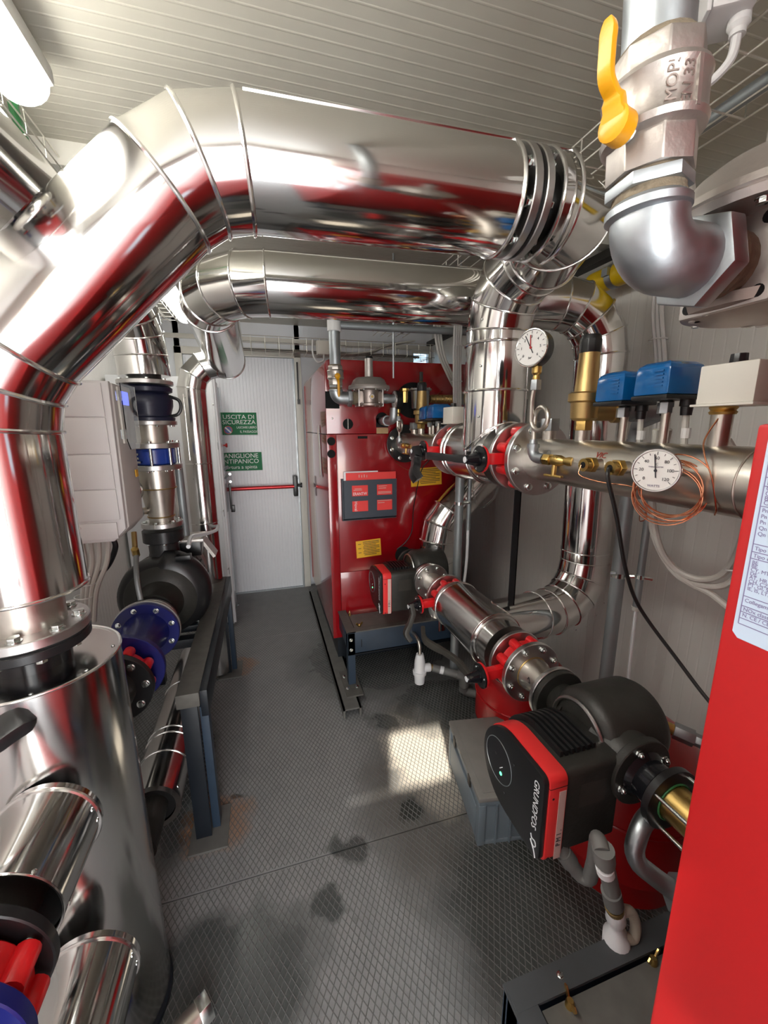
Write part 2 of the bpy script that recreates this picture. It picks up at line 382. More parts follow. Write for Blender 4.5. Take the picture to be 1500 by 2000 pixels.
def duct(t, pts, r, m='jacket', seg=40, beads=None, bead_r=.0042, capend=None, rs=None):
    """mitred sheet-metal jacket: one section per straight of the path, one bead per joint"""
    pts = [V(p) for p in pts]; k = len(pts)
    ds = [(pts[i+1]-pts[i]).normalized() for i in range(k-1)]
    nn = [ds[0]]+[(ds[i-1]+ds[i]).normalized() for i in range(1, k-1)]+[ds[-1]]
    def ring(i, d, rad, n):
        u, v = basis(d); out = []
        for a in range(n):
            c = u*(rad*math.cos(2*PI*a/n))+v*(rad*math.sin(2*PI*a/n)); out.append(pts[i]+c-d*(c.dot(nn[i])/d.dot(nn[i])))
        return out
    for i in range(k-1):
        b = MB(); r0 = rs[i] if rs else r
        A = ring(i, ds[i], r0, seg); B = ring(i+1, ds[i], r0, seg)
        fs = [(a, (a+1) % seg, seg+(a+1) % seg, seg+a) for a in range(seg)]
        b.add(A+B, fs); part(t, 'jacket_section', b, m, ang=60)
    for i in (range(1, k-1) if beads is None else beads):
        d = ds[min(i, k-2)]; b = MB(); b.tube(ring(i, d, (rs[min(i, k-2)] if rs else r)+.0005, seg), bead_r, 8, closed=True); part(t, 'bead', b, 'bead')
    for e, i in ((0, 0), (1, k-1)):
        if capend and capend[e]:
            d = ds[0] if e == 0 else ds[-1]; b = MB(); rad = capend[e]
            ro = r*1.002; u, v = basis(d); n = seg
            vs = [pts[i]+u*(ro*math.cos(2*PI*a/n))+v*(ro*math.sin(2*PI*a/n)) for a in range(n)]+[pts[i]+u*(rad*math.cos(2*PI*a/n))+v*(rad*math.sin(2*PI*a/n)) for a in range(n)]
            b.add(vs, [(a, (a+1) % n, n+(a+1) % n, n+a) for a in range(n)]); part(t, 'end_cap', b, m)
def flange(t, c, d, R, th, m='flange', rin=0, nb=8, bs=.011, bR=None, ph=.39, side=1, name='flange', two=False):
    d = V(d).normalized(); c = V(c); b = MB(); e = min(.002, th*.15)
    b.lathe(c-d*th/2, d, [(0, R-e), (e, R), (th-e, R), (th, R-e)], 48); part(t, name, b, m, ang=30)
    if nb:
        bolts(t, c+d*(side*th/2), d*side, bR or R*.8, nb, bs, ph)
        if two: bolts(t, c-d*(side*th/2), -d*side, bR or R*.8, nb, bs, ph)
# ================================================================== ROOM
XL, XR, YF, YB, ZC = -0.95, 1.55, -1.3, 3.69, 2.30
fl = struct('floor', MB().box((XL-.1, YF-.1, -.05), (XR+.1, YB+.1, -.006)), 'dark')
def ridges(x0, x1, y0, y1, wd=.0195, ln=.033, hw=.0015, h=.0011):
    b = MB()
    for sg in (1, -1):
        k0 = math.floor(min(x0/wd*sg, x1/wd*sg)+y0/ln); k1 = math.ceil(max(x0/wd*sg, x1/wd*sg)+y1/ln)
        for k in range(k0, k1+1):
            pts = []                     # sg*x/wd + y/ln = k
            for x in (x0, x1):
                y = (k-sg*x/wd)*ln
                if y0 <= y <= y1: pts.append((x, y))
            for y in (y0, y1):
                x = (k-y/ln)*wd*sg
                if x0 < x < x1: pts.append((x, y))
            if len(pts) < 2: continue
            p, q = V((*pts[0], 0)), V((*pts[1], 0))
            if (q-p).length < .01: continue
            n = (q-p).normalized().cross(V((0, 0, 1)))*hw
            z = V((0, 0, h)); z0 = V((0, 0, -.0003))
            b.add([p+n+z0, p-n+z0, p-n*.35+z, p+n*.35+z, q+n+z0, q-n+z0, q-n*.35+z, q+n*.35+z],
                  [(0, 3, 7, 4), (3, 2, 6, 7), (2, 1, 5, 6)])
    return b
for (y0, y1) in ((YF, 1.150), (1.154, 2.78), (2.784, YB)):
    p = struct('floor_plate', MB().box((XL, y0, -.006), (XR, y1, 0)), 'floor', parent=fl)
    r = struct('raised_diamonds', ridges(XL, XR, y0+.004, y1-.004), 'ridge', parent=p); r['kind'] = 'stuff'
def ribbed(o, along, L, up, Hh, n, per, d, gw):
    o, along, up, n = V(o), V(along), V(up), V(n); xs = [(0, 0)]; x = 0
    while x < L-per:
        xs += [(x+per-gw, 0), (x+per-gw*.7, d), (x+per-gw*.3, d), (x+per, 0)]; x += per
    xs.append((L, 0)); vs = []
    for a, h in xs: vs += [o+along*a+n*h, o+along*a+n*h+up*Hh]
    return MB().add(vs, [(2*i, 2*i+2, 2*i+3, 2*i+1) for i in range(len(xs)-1)])
def wallobj(name, b, m, slab):
    b.box(*slab); return struct(name, b, m, ang=1.)
wallobj('wall_right', ribbed((XR, YF, 0), (0, 1, 0), YB-YF, (0, 0, 1), ZC, (-1, 0, 0), .042, -.0007, .008), 'wall', ((XR+.002, YF-.08, 0), (XR+.08, YB+.08, ZC+.08)))
wallobj('wall_left', ribbed((XL, YF, 0), (0, 1, 0), YB-YF, (0, 0, 1), ZC, (1, 0, 0), .042, -.0007, .008), 'wall', ((XL-.08, YF-.08, 0), (XL-.002, YB+.08, ZC+.08)))
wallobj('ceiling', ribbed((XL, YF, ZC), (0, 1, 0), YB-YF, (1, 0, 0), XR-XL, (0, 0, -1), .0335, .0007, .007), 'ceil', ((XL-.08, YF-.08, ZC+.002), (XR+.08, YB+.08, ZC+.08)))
DX0, DX1, DZ = -.56, .285, 2.03
b = MB()
b.box((XL, YB, 0), (DX0-.02, YB+.08, ZC)); b.box((DX1+.02, YB, 0), (1.36, YB+.08, ZC)); b.box((1.53, YB, 0), (XR, YB+.08, ZC))
b.box((DX0-.06, YB, DZ+.02), (DX1+.06, YB+.08, ZC)); b.box((1.36, YB, 0), (1.53, YB+.08, 1.95)); b.box((1.36, YB, 2.14), (1.53, YB+.08, ZC))
struct('wall_back', b, 'wallb')
wn = struct('window_1', MB().box((1.36, YB+.03, 1.95), (1.53, YB+.036, 2.14)), 'clear')
struct('window_frame', MB().box((1.355, YB-.006, 1.94), (1.372, YB+.03, 2.15)).box((1.52, YB-.006, 1.94), (1.535, YB+.03, 2.15)).box((1.372, YB-.006, 2.125), (1.52, YB+.03, 2.15)).box((1.372, YB-.006, 1.94), (1.52, YB+.03, 1.957)), 'trim', parent=wn)
# front wall behind the viewer: open doorway with an added sun blocker outside and a slot added to shape the sun patch
b = MB()
b.box((XL, YF-.08, 0), (-.58, YF, ZC)); b.box((.48, YF-.08, 0), (XR, YF, ZC)); b.box((-.58, YF-.08, 2.06), (-.40, YF, ZC)); b.box((-.11, YF-.08, 2.08), (.48, YF, ZC)); b.box((-.40, YF-.08, 2.285), (-.11, YF, ZC))
struct('wall_front', b, 'wall')
struct('trim_1', MB().box((XL, 1.60, 2.235), (XR, 1.66, ZC)), 'trim')
struct('sun_blocker', MB().box((-1.2, YF-2.9, 2.035), (1.4, YF-.08, 2.055)), 'trim')  # unseen slab added to keep the sun out of the doorway
struct('ground', MB().box((-8, YF-12, -.12), (8, YF-.1, -.08)).box((-8, YB+.1, -.12), (8, YB+8, -.08)), 'pvc')
struct('tray_shadow', MB().box((XR-.05, 1.5, 2.19), (XR, YB, 2.225)), 'dark')  # dark strip modelled in place of the tray's shadow on the wall
struct('trim_4', MB().box((XL, YB-.012, 2.155), (XR, YB, 2.19)), 'trim')
# back door
dr = wallobj('door_1', ribbed((DX0, YB-.035, .012), (1, 0, 0), DX1-DX0, (0, 0, 1), DZ-.012, (0, -1, 0), .026, -.0022, .012), 'wallb', ((DX0, YB-.033, .012), (DX1, YB+.02, DZ)))
struct('door_frame', MB().box((DX1+.004, YB-.05, 0), (DX1+.062, YB+.02, DZ+.06)).box((DX0-.06, YB-.05, 0), (DX0-.004, YB+.02, DZ+.06)).box((DX0-.06, YB-.05, DZ+.004), (DX1+.062, YB+.02, DZ+.06)), 'trim', bev=.004, parent=dr)
struct('door_edge', MB().box((DX1-.012, YB-.041, .012), (DX1+.001, YB-.034, DZ)), 'galv', parent=dr)
struct('threshold', MB().box((DX0, YB-.05, 0), (DX1, YB-.036, .01)), 'galv', parent=dr)
b = MB(); b.cyl((DX0+.05, 3.585, .962), (.235, 3.585, .962), .0165, n=20)
pb = single('panic_bar', b, 'panicred', 'red panic bar across the white back door', 'panic bar')
part(pb, 'end_bracket', MB().box((.228, 3.57, .875), (.268, 3.655, 1.055)), 'black', .008)
b = MB().cyl((.268, 3.62, .965), (.30, 3.62, .965), .012, n=14).cyl((.294, 3.62, .965), (.306, 3.62, .965), .022, n=14); part(pb, 'latch', b, 'black')
single('door_stay', MB().bar((.314, 3.632, 2.0), (.312, 3.632, 1.68), .016, .012).box((.303, 3.622, 1.66), (.325, 3.645, 1.70)), 'black', 'thin black vertical rod on the frame right of the back door', 'door rod')
def sign(name, label, x0, x1, z0, z1):
    return single(name, MB().box((x0, 3.648, z0), (x1, 3.652, z1)), 'green', label, 'sign', loc=((x0+x1)/2, 3.652, z0))
sg = sign('exit_sign', 'upper green safety exit sign with a round no-parking symbol on the back door', -.330, -.040, 1.408, 1.590)
RX, UZ = (1, 0, 0), (0, 0, 1)
text(sg, 'USCITA DI', (-.182, 3.6475, 1.553), RX, UZ, .048, 'signw', sx=1.12); text(sg, 'SICUREZZA', (-.182, 3.6475, 1.510), RX, UZ, .048, 'signw', sx=1.05)
text(sg, 'LASCIARE LIBERO', (-.125, 3.6475, 1.468), RX, UZ, .026, 'signw', sx=.78); text(sg, 'IL PASSAGGIO', (-.105, 3.6475, 1.433), RX, UZ, .028, 'signw', sx=.85)
part(sg, 'symbol_ring', MB().lathe((-.272, 3.6478, 1.448), (0, -1, 0), [(0, .034), (.001, .034)], 28), 'redn'); part(sg, 'symbol_disc', MB().lathe((-.272, 3.6466, 1.448), (0, -1, 0), [(0, .026), (.0008, .026)], 28), 'led' if False else 'blue2')
part(sg, 'symbol_bar', MB().obox((-.272, 3.6455, 1.448), (.022, 0, -.022), (0, .0005, 0), (.004, 0, .004)), 'signw')
sg = sign('push_bar_sign', 'lower green sign above the red panic bar, three lines of white words', -.385, -.020, 1.108, 1.262)
text(sg, 'MANIGLIONE', (-.205, 3.6475, 1.232), RX, UZ, .052, 'signw', sx=1.0); text(sg, 'ANTIPANICO', (-.205, 3.6475, 1.186), RX, UZ, .052, 'signw', sx=1.02); text(sg, 'apertura a spinta', (-.205, 3.6475, 1.138), RX, UZ, .042, 'signw', sx=1.0)

# ------------------------------------------------------------------ lamp
def capsule(x, z, y0, y1, rx, rz, flat=0):
    b = MB(); n = 20; pro = []
    for k in range(6): a = PI/2*k/5; pro.append((y0+.05*(1-math.sin(a)), math.sin(a)*.9+.1 if k else .45))
    pro += [(y1-(p-y0), s) for p, s in reversed(pro)]; vs = []
    for y, s in pro:
        for i in range(n):
            a = 2*PI*i/n; zz = math.sin(a)*rz*s
            vs.append(V((x+math.cos(a)*rx*s, y, z+(zz if zz < 0 else zz*flat))))
    m = len(pro); fs = [(k*n+i, k*n+(i+1) % n, (k+1)*n+(i+1) % n, (k+1)*n+i) for k in range(m-1) for i in range(n)]
    fs += [tuple(range(n-1, -1, -1)), tuple(range((m-1)*n, m*n))]; return b.add(vs, fs)
def strip_lamp(x, y0, y1, label, power, m='tube'):
    la = thing('ceiling_lamp', label, 'lamp', (x, (y0+y1)/2, 2.18))
    part(la, 'diffuser', capsule(x, 2.215, y0, y1, .052, .045, .15), m)
    part(la, 'housing', MB().box((x-.06, y0-.02, 2.222), (x+.06, y1+.017, 2.262)), 'lens', .012)
    for yy in (y0+.25, y1-.25): part(la, 'bracket', MB().box((x-.025, yy, 2.262), (x+.025, yy+.04, 2.30)), 'galv')
    area('strip_lamp_light', (x, (y0+y1)/2, 2.165), (x, (y0+y1)/2, 0), .09, 1.1, power, (1.0, .97, .88))
strip_lamp(-.458, 0., 1.245, 'long white lit strip lamp under the ceiling at upper left', 4.0)
strip_lamp(-.458, 2.05, 3.25, 'second lit strip lamp, added to light the back, hidden behind the big overhead duct near the back door', 1.7, 'tube2')  # unseen lamp, added to brighten the back of the room

# ------------------------------------------------------------------ wire trays
def tray(label, o, along, L, wd, dep, step, m='wire'):
    o, a = V(o), V(along); sd = V((0, 0, 1)).cross(a) if abs(a.z) < .5 else V((1, 0, 0)); t = thing('cable_tray', label, 'cable tray', o)
    lm = MB().cyl(o, o+a*L, .0024, n=6); first = part(t, 'long_wire', lm, m)
    offs = [(wd*k/4, 0) for k in range(1, 5)]+[(0, dep*.5), (0, dep), (wd, dep*.5), (wd, dep)]
    for s_, z in offs:
        c = first.copy(); COL.objects.link(c); c.location = sd*s_+V((0, 0, z)); ORG[c.name] = ORG[t.name]
    b = MB(); k = 0
    while k*step < L:
        p = o+a*(k*step+.01); b.tube([p+V((0, 0, dep)), p, p+sd*wd, p+sd*wd+V((0, 0, dep))], .0022, 5); k += 1
    part(t, 'cross_wires', b, m)['kind'] = 'stuff'
    return t
tray('zinc wire cable tray over the back door and far red boiler', (-.35, 3.26, 2.02), (1, 0, 0), 1.75, .22, .10, .10)
tray('zinc wire cable tray along the left wall beside the strip lamp', (-.525, .2, 2.20), (0, 1, 0), 3.2, .20, .055, .10)
tray('zinc wire cable tray above the manifold at the right', (1.10, .2, 2.15), (0, 1, 0), 3.0, .24, .06, .12)
def cable(name, pts, r, m, label, group=None, n=10, cat='cable'):
    return single(name, MB().tube(curve(pts, n), r, 8), m, label, cat, group, loc=pts[0])
cable('green_cable', [(-.47, 1.0, 2.275), (-.50, 1.28, 2.265), (-.545, 1.42, 2.235), (-.575, 1.62, 2.215), (-.585, 2.2, 2.213)], .011, 'cableg', 'thick green cable dropping from the strip lamp into the left tray')
for i, (dx, r, m) in enumerate(((-.635, .017, 'galv'), (-.68, .013, 'galv'), (-.60, .009, 'cable'))):
    single('conduit', MB().cyl((dx, .2, 2.203+r), (dx, 3.3, 2.203+r), r, n=12), m, ['thickest grey conduit lying in the left wire tray', 'thin grey conduit lying in the left wire tray nearest the wall', 'grey cable lying in the left wire tray beside the green cable'][i], 'conduit', 'conduits in the left tray')
single('conduit', MB().cyl((1.06, .25, 2.172), (1.06, 3.1, 2.172), .016, n=14), 'galvpipe', 'long grey conduit lying in the right wire tray above the manifold', 'conduit')
single('conduit', MB().cyl((-.3, 3.36, 2.035), (1.3, 3.36, 2.035), .011, n=10), 'dusty', 'dark conduit lying in the back tray above the door', 'conduit')
def bundle(label, paths, r, m, group=None, ties=()):
    t = thing('cable_bundle', label, 'cables', paths[0][0], group)
    for p in paths: part(t, 'cable', MB().tube(curve(p, 8), r, 8), m)
    for c, d, rr in ties: part(t, 'cable_tie', MB().tube(ringpts(c, d, rr, 14), .0022, 6, closed=True), 'white')
    return t
bundle('grey cables curving together in the back tray over the far boiler', [[(.45, y, 2.03), (.7, y+.02, 2.032), (.9, y-.03, 2.06), (1.02, y-.02, 2.11), (1.2, y-.1-(y-3.3), 2.13)] for y in (3.3, 3.33, 3.36, 3.39, 3.42)], .006, 'cable')
jb = single('junction_box', MB().box((.43, 3.20, 2.00), (.53, 3.26, 2.10)), 'cream', 'small cream junction box in the back tray above the far boiler', 'junction box', bev=.006)
cable('box_cable', [(.40, 3.2, 2.1), (.395, 3.19, 2.0), (.425, 3.185, 1.945), (.47, 3.19, 1.955), (.48, 3.21, 2.0)], .007, 'white', 'white cable looping under the small cream junction box')
jb = thing('junction_box', 'white junction box under the ceiling at top right with a cable gland', 'junction box', (.80, .655, 2.14))
part(jb, 'box', MB().obox((.815, .66, 2.20), (.028, -.018, 0), (.022, .034, 0), (0, 0, .05)), 'white', .005)
part(jb, 'lid', MB().obox((.785, .682, 2.20), (.003, -.002, 0), (.024, .036, 0), (0, 0, .053)), 'white', .002)
part(jb, 'gland', MB().lathe((.83, .645, 2.155), (0, 0, -1), [(0, .016), (.015, .017), (.022, .012), (.03, .012)], 16), 'white')
cable('gland_cable', [(.83, .645, 2.13), (.825, .65, 2.09), (.80, .68, 2.065), (.76, .73, 2.07), (.72, .78, 2.10)], .0075, 'white', 'white cable hanging from the gland of the top right junction box')
single('cable_tie', MB().tube(curve([(.80, .68, 2.07), (.802, .68, 2.04), (.795, .682, 2.0)], 5), .0018, 6).sphere((.795, .682, 1.998), .004, 8), 'white', 'thin white tie end dangling below the top right cable', 'cable tie')
# ================================================================== DUCTS
X1, ZU, ZL = .785, 1.372, .688
# A: from the tank riser on the left, up, over the aisle
dA = thing('insulated_duct', 'big shiny insulated duct rising off the left tank and crossing the aisle overhead', 'duct', (-.479, .93, 1.15))
pa = fillet([(-.479, .93, 1.155), (-.479, .93, 1.56), (-.085, .93, 1.953), (.548, .93, 1.967)], .21, 2)
duct(dA, pa, .107, beads=range(1, len(pa)-1), capend=(.06, .06))
part(dA, 'bead', MB().tube(ringpts((-.479, .93, 1.158), (0, 0, 1), .1075, 40), .0035, 8, closed=True), 'bead')
part(dA, 'bead', MB().tube(ringpts((.546, .93, 1.967), (1, .0, .022), .1075, 40), .0045, 8, closed=True), 'bead')
def seam(t, p, q, off, r=.003):
    part(t, 'seam_strip', MB().tube([V(p)+V(off), V(q)+V(off)], r, 6), 'bead')
o_ = V((0, -.62, .785)).normalized()*.1075
seam(dA, (.005, .93, 1.955), (.545, .93, 1.967), o_)
for x in (.012, .28, .50): inst(dA, 'rivet', RIVET, V((x, .93, 1.9552+.022*x))+V((0, -.52, .854)).normalized()*.1075, (0, -.52, .85), .0042)
# flange pair on A
fp = thing('flange_pair', 'pair of bolted steel flanges joining the overhead duct to its right elbow', 'flange', (.59, .93, 1.86))
ax = V((1, 0, .022)).normalized()
flange(fp, (.578, .93, 1.9677), ax, .110, .020, nb=8, bs=.0125, bR=.094, side=-1)
part(fp, 'gasket', MB().cyl(V((.590, .93, 1.968)), V((.597, .93, 1.9682)), .098, n=40), 'black')
flange(fp, (.607, .93, 1.9683), ax, .110, .018, nb=8, bs=.0125, bR=.094, side=1)
part(fp, 'neck', MB().cyl(V((.615, .93, 1.9684)), V((.645, .93, 1.969)), .07, n=32), 'black')
# riser with upper tee
dT = thing('insulated_tee', 'shiny insulated duct from the overhead flange bending down into a tee on the manifold line', 'duct', (X1, 1.29, ZU))
pr_ = fillet([(.640, .93, 1.969), (.806, .93, 1.972), (.785, 1.29, 1.93), (.783, 1.29, ZU)], [.15, .17], [2, 3])
duct(dT, pr_, .106, beads=range(2, len(pr_)-1), bead_r=.003, capend=(.06, 0))
for z in (1.735, 1.585): part(dT, 'bead', MB().tube(ringpts((.783, 1.29, z), (0, 0, 1), .107, 40), .0042, 8, closed=True), 'bead')
for x in (.642, .688): part(dT, 'bead', MB().tube(ringpts((x, .93, 1.969), ax, .1075, 40), .0045, 8, closed=True), 'bead')
seam(dT, (.648, .93, 1.969), (.683, .93, 1.97), o_, .0025)
b = MB(); b.lathe((X1, 1.195, ZU), (0, 1, 0), [(0, .062), (.001, .103), (.095, .104), (.096, .1075), (.305, .1075), (.306, .062)], 48); part(dT, 'run_jacket', b, 'jacket2')
for y in (1.292, 1.468, 1.498): part(dT, 'bead', MB().tube(ringpts((X1, y, ZU), (0, 1, 0), .108, 40), .004, 8, closed=True), 'bead')
# saddle collar where riser meets the run
sad = [V((.783+.107*math.cos(a), 1.29+.107*math.sin(a), ZU+math.sqrt(max(.1085**2-(.107*math.cos(a))**2, 0)))) for a in [2*PI*i/48 for i in range(48)]]
part(dT, 'saddle_seam', MB().tube(sad, .0035, 6, closed=True), 'bead')
for z in (1.66, 1.80, 1.50): inst(dT, 'rivet', RIVET, (.69, 1.235, z), (-.86, -.5, 0), .004)
inst(dT, 'rivet', RIVET, (.678, 1.29, ZU-.004), (-1, 0, 0), .005)
inst(dT, 'rivet', RIVET, (.70, 1.24, ZU-.072), (-.77, 0, -.64), .005)
# B: second duct behind, down to the lower tee
dB = thing('insulated_duct', 'second shiny insulated duct, curving down at the right wall to the lower tee', 'duct', (1.34, 1.40, .60))
pb_ = fillet([(-.168, 2.52, 1.83), (-.150, 1.50, 1.925), (.95, 1.50, 1.945), (1.335, 1.42, 1.935), (1.345, 1.40, .672), (X1, 1.30, ZL)], [.20, .4, .30, .20], 4)
duct(dB, pb_, .098, beads=range(1, len(pb_)-1), bead_r=.0035, capend=(.01, 0))
for z in (1.30, 1.56, .93): part(dB, 'bead', MB().tube(ringpts((1.342, 1.405, z), (0, 0, 1), .0985, 40), .0035, 8, closed=True), 'bead')
part(dB, 'bead', MB().tube(ringpts((1.06, 1.35, .6805), (1, .18, 0), .0985, 40), .0035, 8, closed=True), 'bead')
part(dB, 'bead', MB().tube(ringpts((-.1677, 2.50, 1.832), (0, 1, -.09), .0985, 40), .004, 8, closed=True), 'bead')
for p, d in (((1.40, 1.325, .70), (.6, -.76, .2)), ((1.35, 1.31, .655), (.3, -.9, -.2)), ((1.29, 1.297, .62), (.1, -.9, -.5)), ((1.23, 1.29, .615), (0, -.85, -.5))): inst(dB, 'rivet', RIVET, p, d, .004)
# lower tee
dL = thing('insulated_tee', 'shiny insulated lower tee between the two red pump valves', 'duct', (X1, 1.34, .58))
b = MB(); b.lathe((X1, 1.125, ZL), (0, 1, 0), [(0, .060), (.001, .094), (.075, .095), (.076, .1055), (.405, .1055), (.406, .06)], 48); part(dL, 'run_jacket', b, 'jacket2')
for y in (1.202, 1.522): part(dL, 'bead', MB().tube(ringpts((X1, y, ZL), (0, 1, 0), .106, 40), .004, 8, closed=True), 'bead')
sad = [V((X1+math.sqrt(max(.107**2-(.098*math.sin(a))**2, 0)), 1.30+.098*math.cos(a), ZL+.098*math.sin(a))) for a in [2*PI*i/48 for i in range(48)]]
part(dL, 'saddle_seam', MB().tube(sad, .003, 6, closed=True), 'bead')
inst(dL, 'rivet', RIVET, (X1-.085, 1.18, ZL-.042), (-.9, 0, -.43), .005)
single('support_post', MB().box((.868, 1.262, ZL+.098), (.896, 1.266, 1.56)).box((.892, 1.262, ZL+.098), (.896, 1.288, 1.56)), 'blackg', 'thin black angle post standing on the lower tee beside the white wall', 'post')
# D: small riser near the door
dD = thing('insulated_duct', 'slim shiny insulated riser left of the back door with a short elbow at its top', 'duct', (-.345, 2.42, .02))
pd = fillet([(-.17, 2.42, 1.80), (-.345, 2.42, 1.80), (-.345, 2.42, .02)], .13, 3)
duct(dD, pd, .070, beads=range(1, len(pd)-1), bead_r=.0028, m='jacket2')
for z in (1.28, .95): part(dD, 'bead', MB().tube(ringpts((-.345, 2.42, z), (0, 0, 1), .0705, 32), .003, 6, closed=True), 'bead')
seam(dD, (-.345, 2.42, 1.64), (-.345, 2.42, 1.30), (-.035, -.062, 0), .002)
for z in (1.62, 1.45, 1.32, 1.20): inst(dD, 'rivet', RIVET, (-.372, 2.354, z), (-.4, -.9, 0), .003)
# E/F: duct over the left pump column running toward the viewer
dE = thing('insulated_duct', 'shiny insulated duct under the left ceiling, bending down onto the blue pump column', 'duct', (-.46, 2.0, 1.68))
pe = fillet([(-.46, 2.0, 1.682), (-.47, 2.0, 1.985), (-.55, -.7, 1.985)], .22, 4)
duct(dE, pe, .098, beads=range(1, len(pe)-1), bead_r=.0035, capend=(.05, .02))
for k in range(8): inst(dE, 'rivet', RIVET, (-.367, 1.97-.004*k, 1.70+.03*k), (.95, -.3, 0), .004)
part(dE, 'bead', MB().tube(ringpts((-.511, .62, 1.985), (0, 1, 0), .0985, 40), .004, 8, closed=True), 'bead')
# low return pipe under the pump frame
dG = thing('insulated_duct', 'low shiny insulated pipe along the floor under the left pump frame', 'duct', (-.44, 1.6, .0))
duct(dG, [(-.445, 1.335, .185), (-.445, 1.50, .185), (-.445, 1.60, .185), (-.445, 1.635, .185), (-.445, 1.95, .185), (-.445, 2.3, .185)], .088, beads=[1, 2, 3, 4], bead_r=.003, m='jacket2', capend=(.07, 0))
part(dG, 'open_end', MB().cyl((-.445, 1.345, .185), (-.445, 1.42, .185), .07, n=32), 'hole')
part(dG, 'inner_pipe', MB().cyl((-.445, 1.18, .185), (-.445, 1.40, .185), .045, n=24), 'blackm')
for a in (-.2, .5): inst(dG, 'rivet', RIVET, (-.445+.088*math.cos(a), 1.36, .185+.088*math.sin(a)), (math.cos(a), 0, math.sin(a)), .005)

# ================================================================== VALVES, MANIFOLDS
def butterfly(label, c, d, R, stem, lever, llen, lm='black', tag=False, rin=.06, th=.05, lean=0., lw=1.):
    """lugged butterfly valve: body ring, lugs, stem block, red plate, toothed black plate, hub and curved lever"""
    c, d, stem, lever = V(c), V(d).normalized(), V(stem).normalized(), V(lever).normalized()
    t = thing('butterfly_valve', label, 'valve', c-V((0, 0, R)))
    b = MB(); b.lathe(c-d*th/2, d, [(0, R*.72), (.004, R*.76), (th-.004, R*.76), (th, R*.72)], 40); part(t, 'valve_body', b, 'redv')
    for p in ringpts(c, d, R*.80, 8, .39):
        b = MB(); b.cyl(p-d*th*.46, p+d*th*.46, R*.155, n=14); part(t, 'lug', b, 'redv', .002, 50)
    b = MB(); sd = d.cross(stem); b.obox(c+stem*(R*.74+.035), stem*.042, d*.013, sd*.017); part(t, 'stem_neck', b, 'redv', .003)
    pc = c+stem*(R*.74+.075)
    b = MB(); b.lathe(pc, stem, [(0, .040), (.007, .041)], 32); part(t, 'mounting_plate', b, 'redv', .001)
    poly = []
    for k in range(72):
        a = 2*PI*k/72; rr = .040 if not (8 <= k <= 28) else (.040 if k % 2 else .035); poly.append((rr*math.cos(a), rr*math.sin(a)))
    up = lever if abs(lever.dot(stem)) < .9 else d
    u = (up-stem*up.dot(stem)).normalized(); v = stem.cross(u)
    part(t, 'notch_plate', MB().prism(poly, pc+stem*.008, u, v, stem*.006), 'black')
    b = MB(); b.lathe(pc+stem*.014, stem, [(0, .021), (.012, .020), (.040, .013), (.046, .0115)], 24); part(t, 'hub', b, 'blackg', .001)
    part(t, 'hub_cap', MB().lathe(pc+stem*.060, stem, [(0, .0095), (.0015, .009)], 16), 'cab')
    h0 = pc+stem*.045
    pts = [h0-lever*.012, h0+lever*.03, h0+lever*llen*.30+stem*.004, h0+lever*llen*.5+stem*(.004+.02*lean), h0+lever*llen*.75+stem*(.004+.05*lean), h0+lever*llen+stem*(.004+.035*lean)]
    part(t, 'lever', MB().sweep(curve(pts, 4), stem, [.026*lw]*8+[.022*lw]*5+[.027*lw]*8, [.016*lw]*21), lm, .004)
    bolts(t, pc+stem*.0145, stem, .030, 3, .004, .2)
    if tag: part(t, 'tag', MB().obox(c+stem*(R*.74+.03)-sd*.0175, stem*.012, d*.011, sd*.0006), 'flange')
    return t
# near upper valve and its flanges
def fl_thing(label, c, d, R, th, m='flange', **k):
    t = thing('pipe_flange', label, 'flange', V(c)-V((0, 0, R))); flange(t, c, d, R, th, m, **k); return t
fl_thing('plain flange ring between the upper tee and the near red valve', (X1, 1.132, ZU), (0, 1, 0), .107, .016, nb=0)
part(bpy.data.objects['insulated_tee'], 'stub_pipe', MB().cyl((X1, 1.14, ZU), (X1, 1.2, ZU), .060, n=32), 'flange')
bv1 = butterfly('near upper red butterfly valve whose black lever lies along the shiny tee', (X1, 1.09, ZU), (0, 1, 0), .107, (-1, 0, 0), (0, 1, -.03), .32)
bv2 = butterfly('far upper red butterfly valve with its black lever hanging down', (X1, 1.552, ZU), (0, 1, 0), .105, (-1, 0, 0), (.12, -.42, -.85), .125, lm='black', tag=True, lean=.5, lw=1.9)
fl_thing('plain flange ring on the far manifold beside the far upper valve', (X1, 1.600, ZU), (0, 1, 0), .108, .016, nb=0)
fl_thing('plain flange ring between the far upper valve and the tee', (X1, 1.512, ZU), (0, 1, 0), .106, .014, nb=0)
bv3 = butterfly('near lower red butterfly valve with a dusty black lever over the floor', (X1, 1.035, ZL), (0, 1, 0), .102, (-1, 0, -.05), (0, .97, .10), .30, lm='dusty', lean=1.2)
fl_thing('plain flange ring between the lower tee and the near lower valve', (X1, 1.08, ZL), (0, 1, 0), .100, .016, nb=0)
bv4 = butterfly('far lower red butterfly valve with its dusty lever hanging below', (X1, 1.590, ZL), (0, 1, 0), .100, (-1, 0, -.05), (.10, -.30, -.9), .15, lm='dusty', tag=True, lean=.9, lw=1.3)
fl_thing('bolted flange between the far lower valve and the lower tee', (X1, 1.545, ZL), (0, 1, 0), .100, .016, side=-1, nb=8, bs=.010, bR=.086)
fl_thing('bolted grey flange between the far pump and its red valve', (X1, 1.640, ZL), (0, 1, 0), .098, .016, nb=8, bs=.010, side=1, bR=.08)

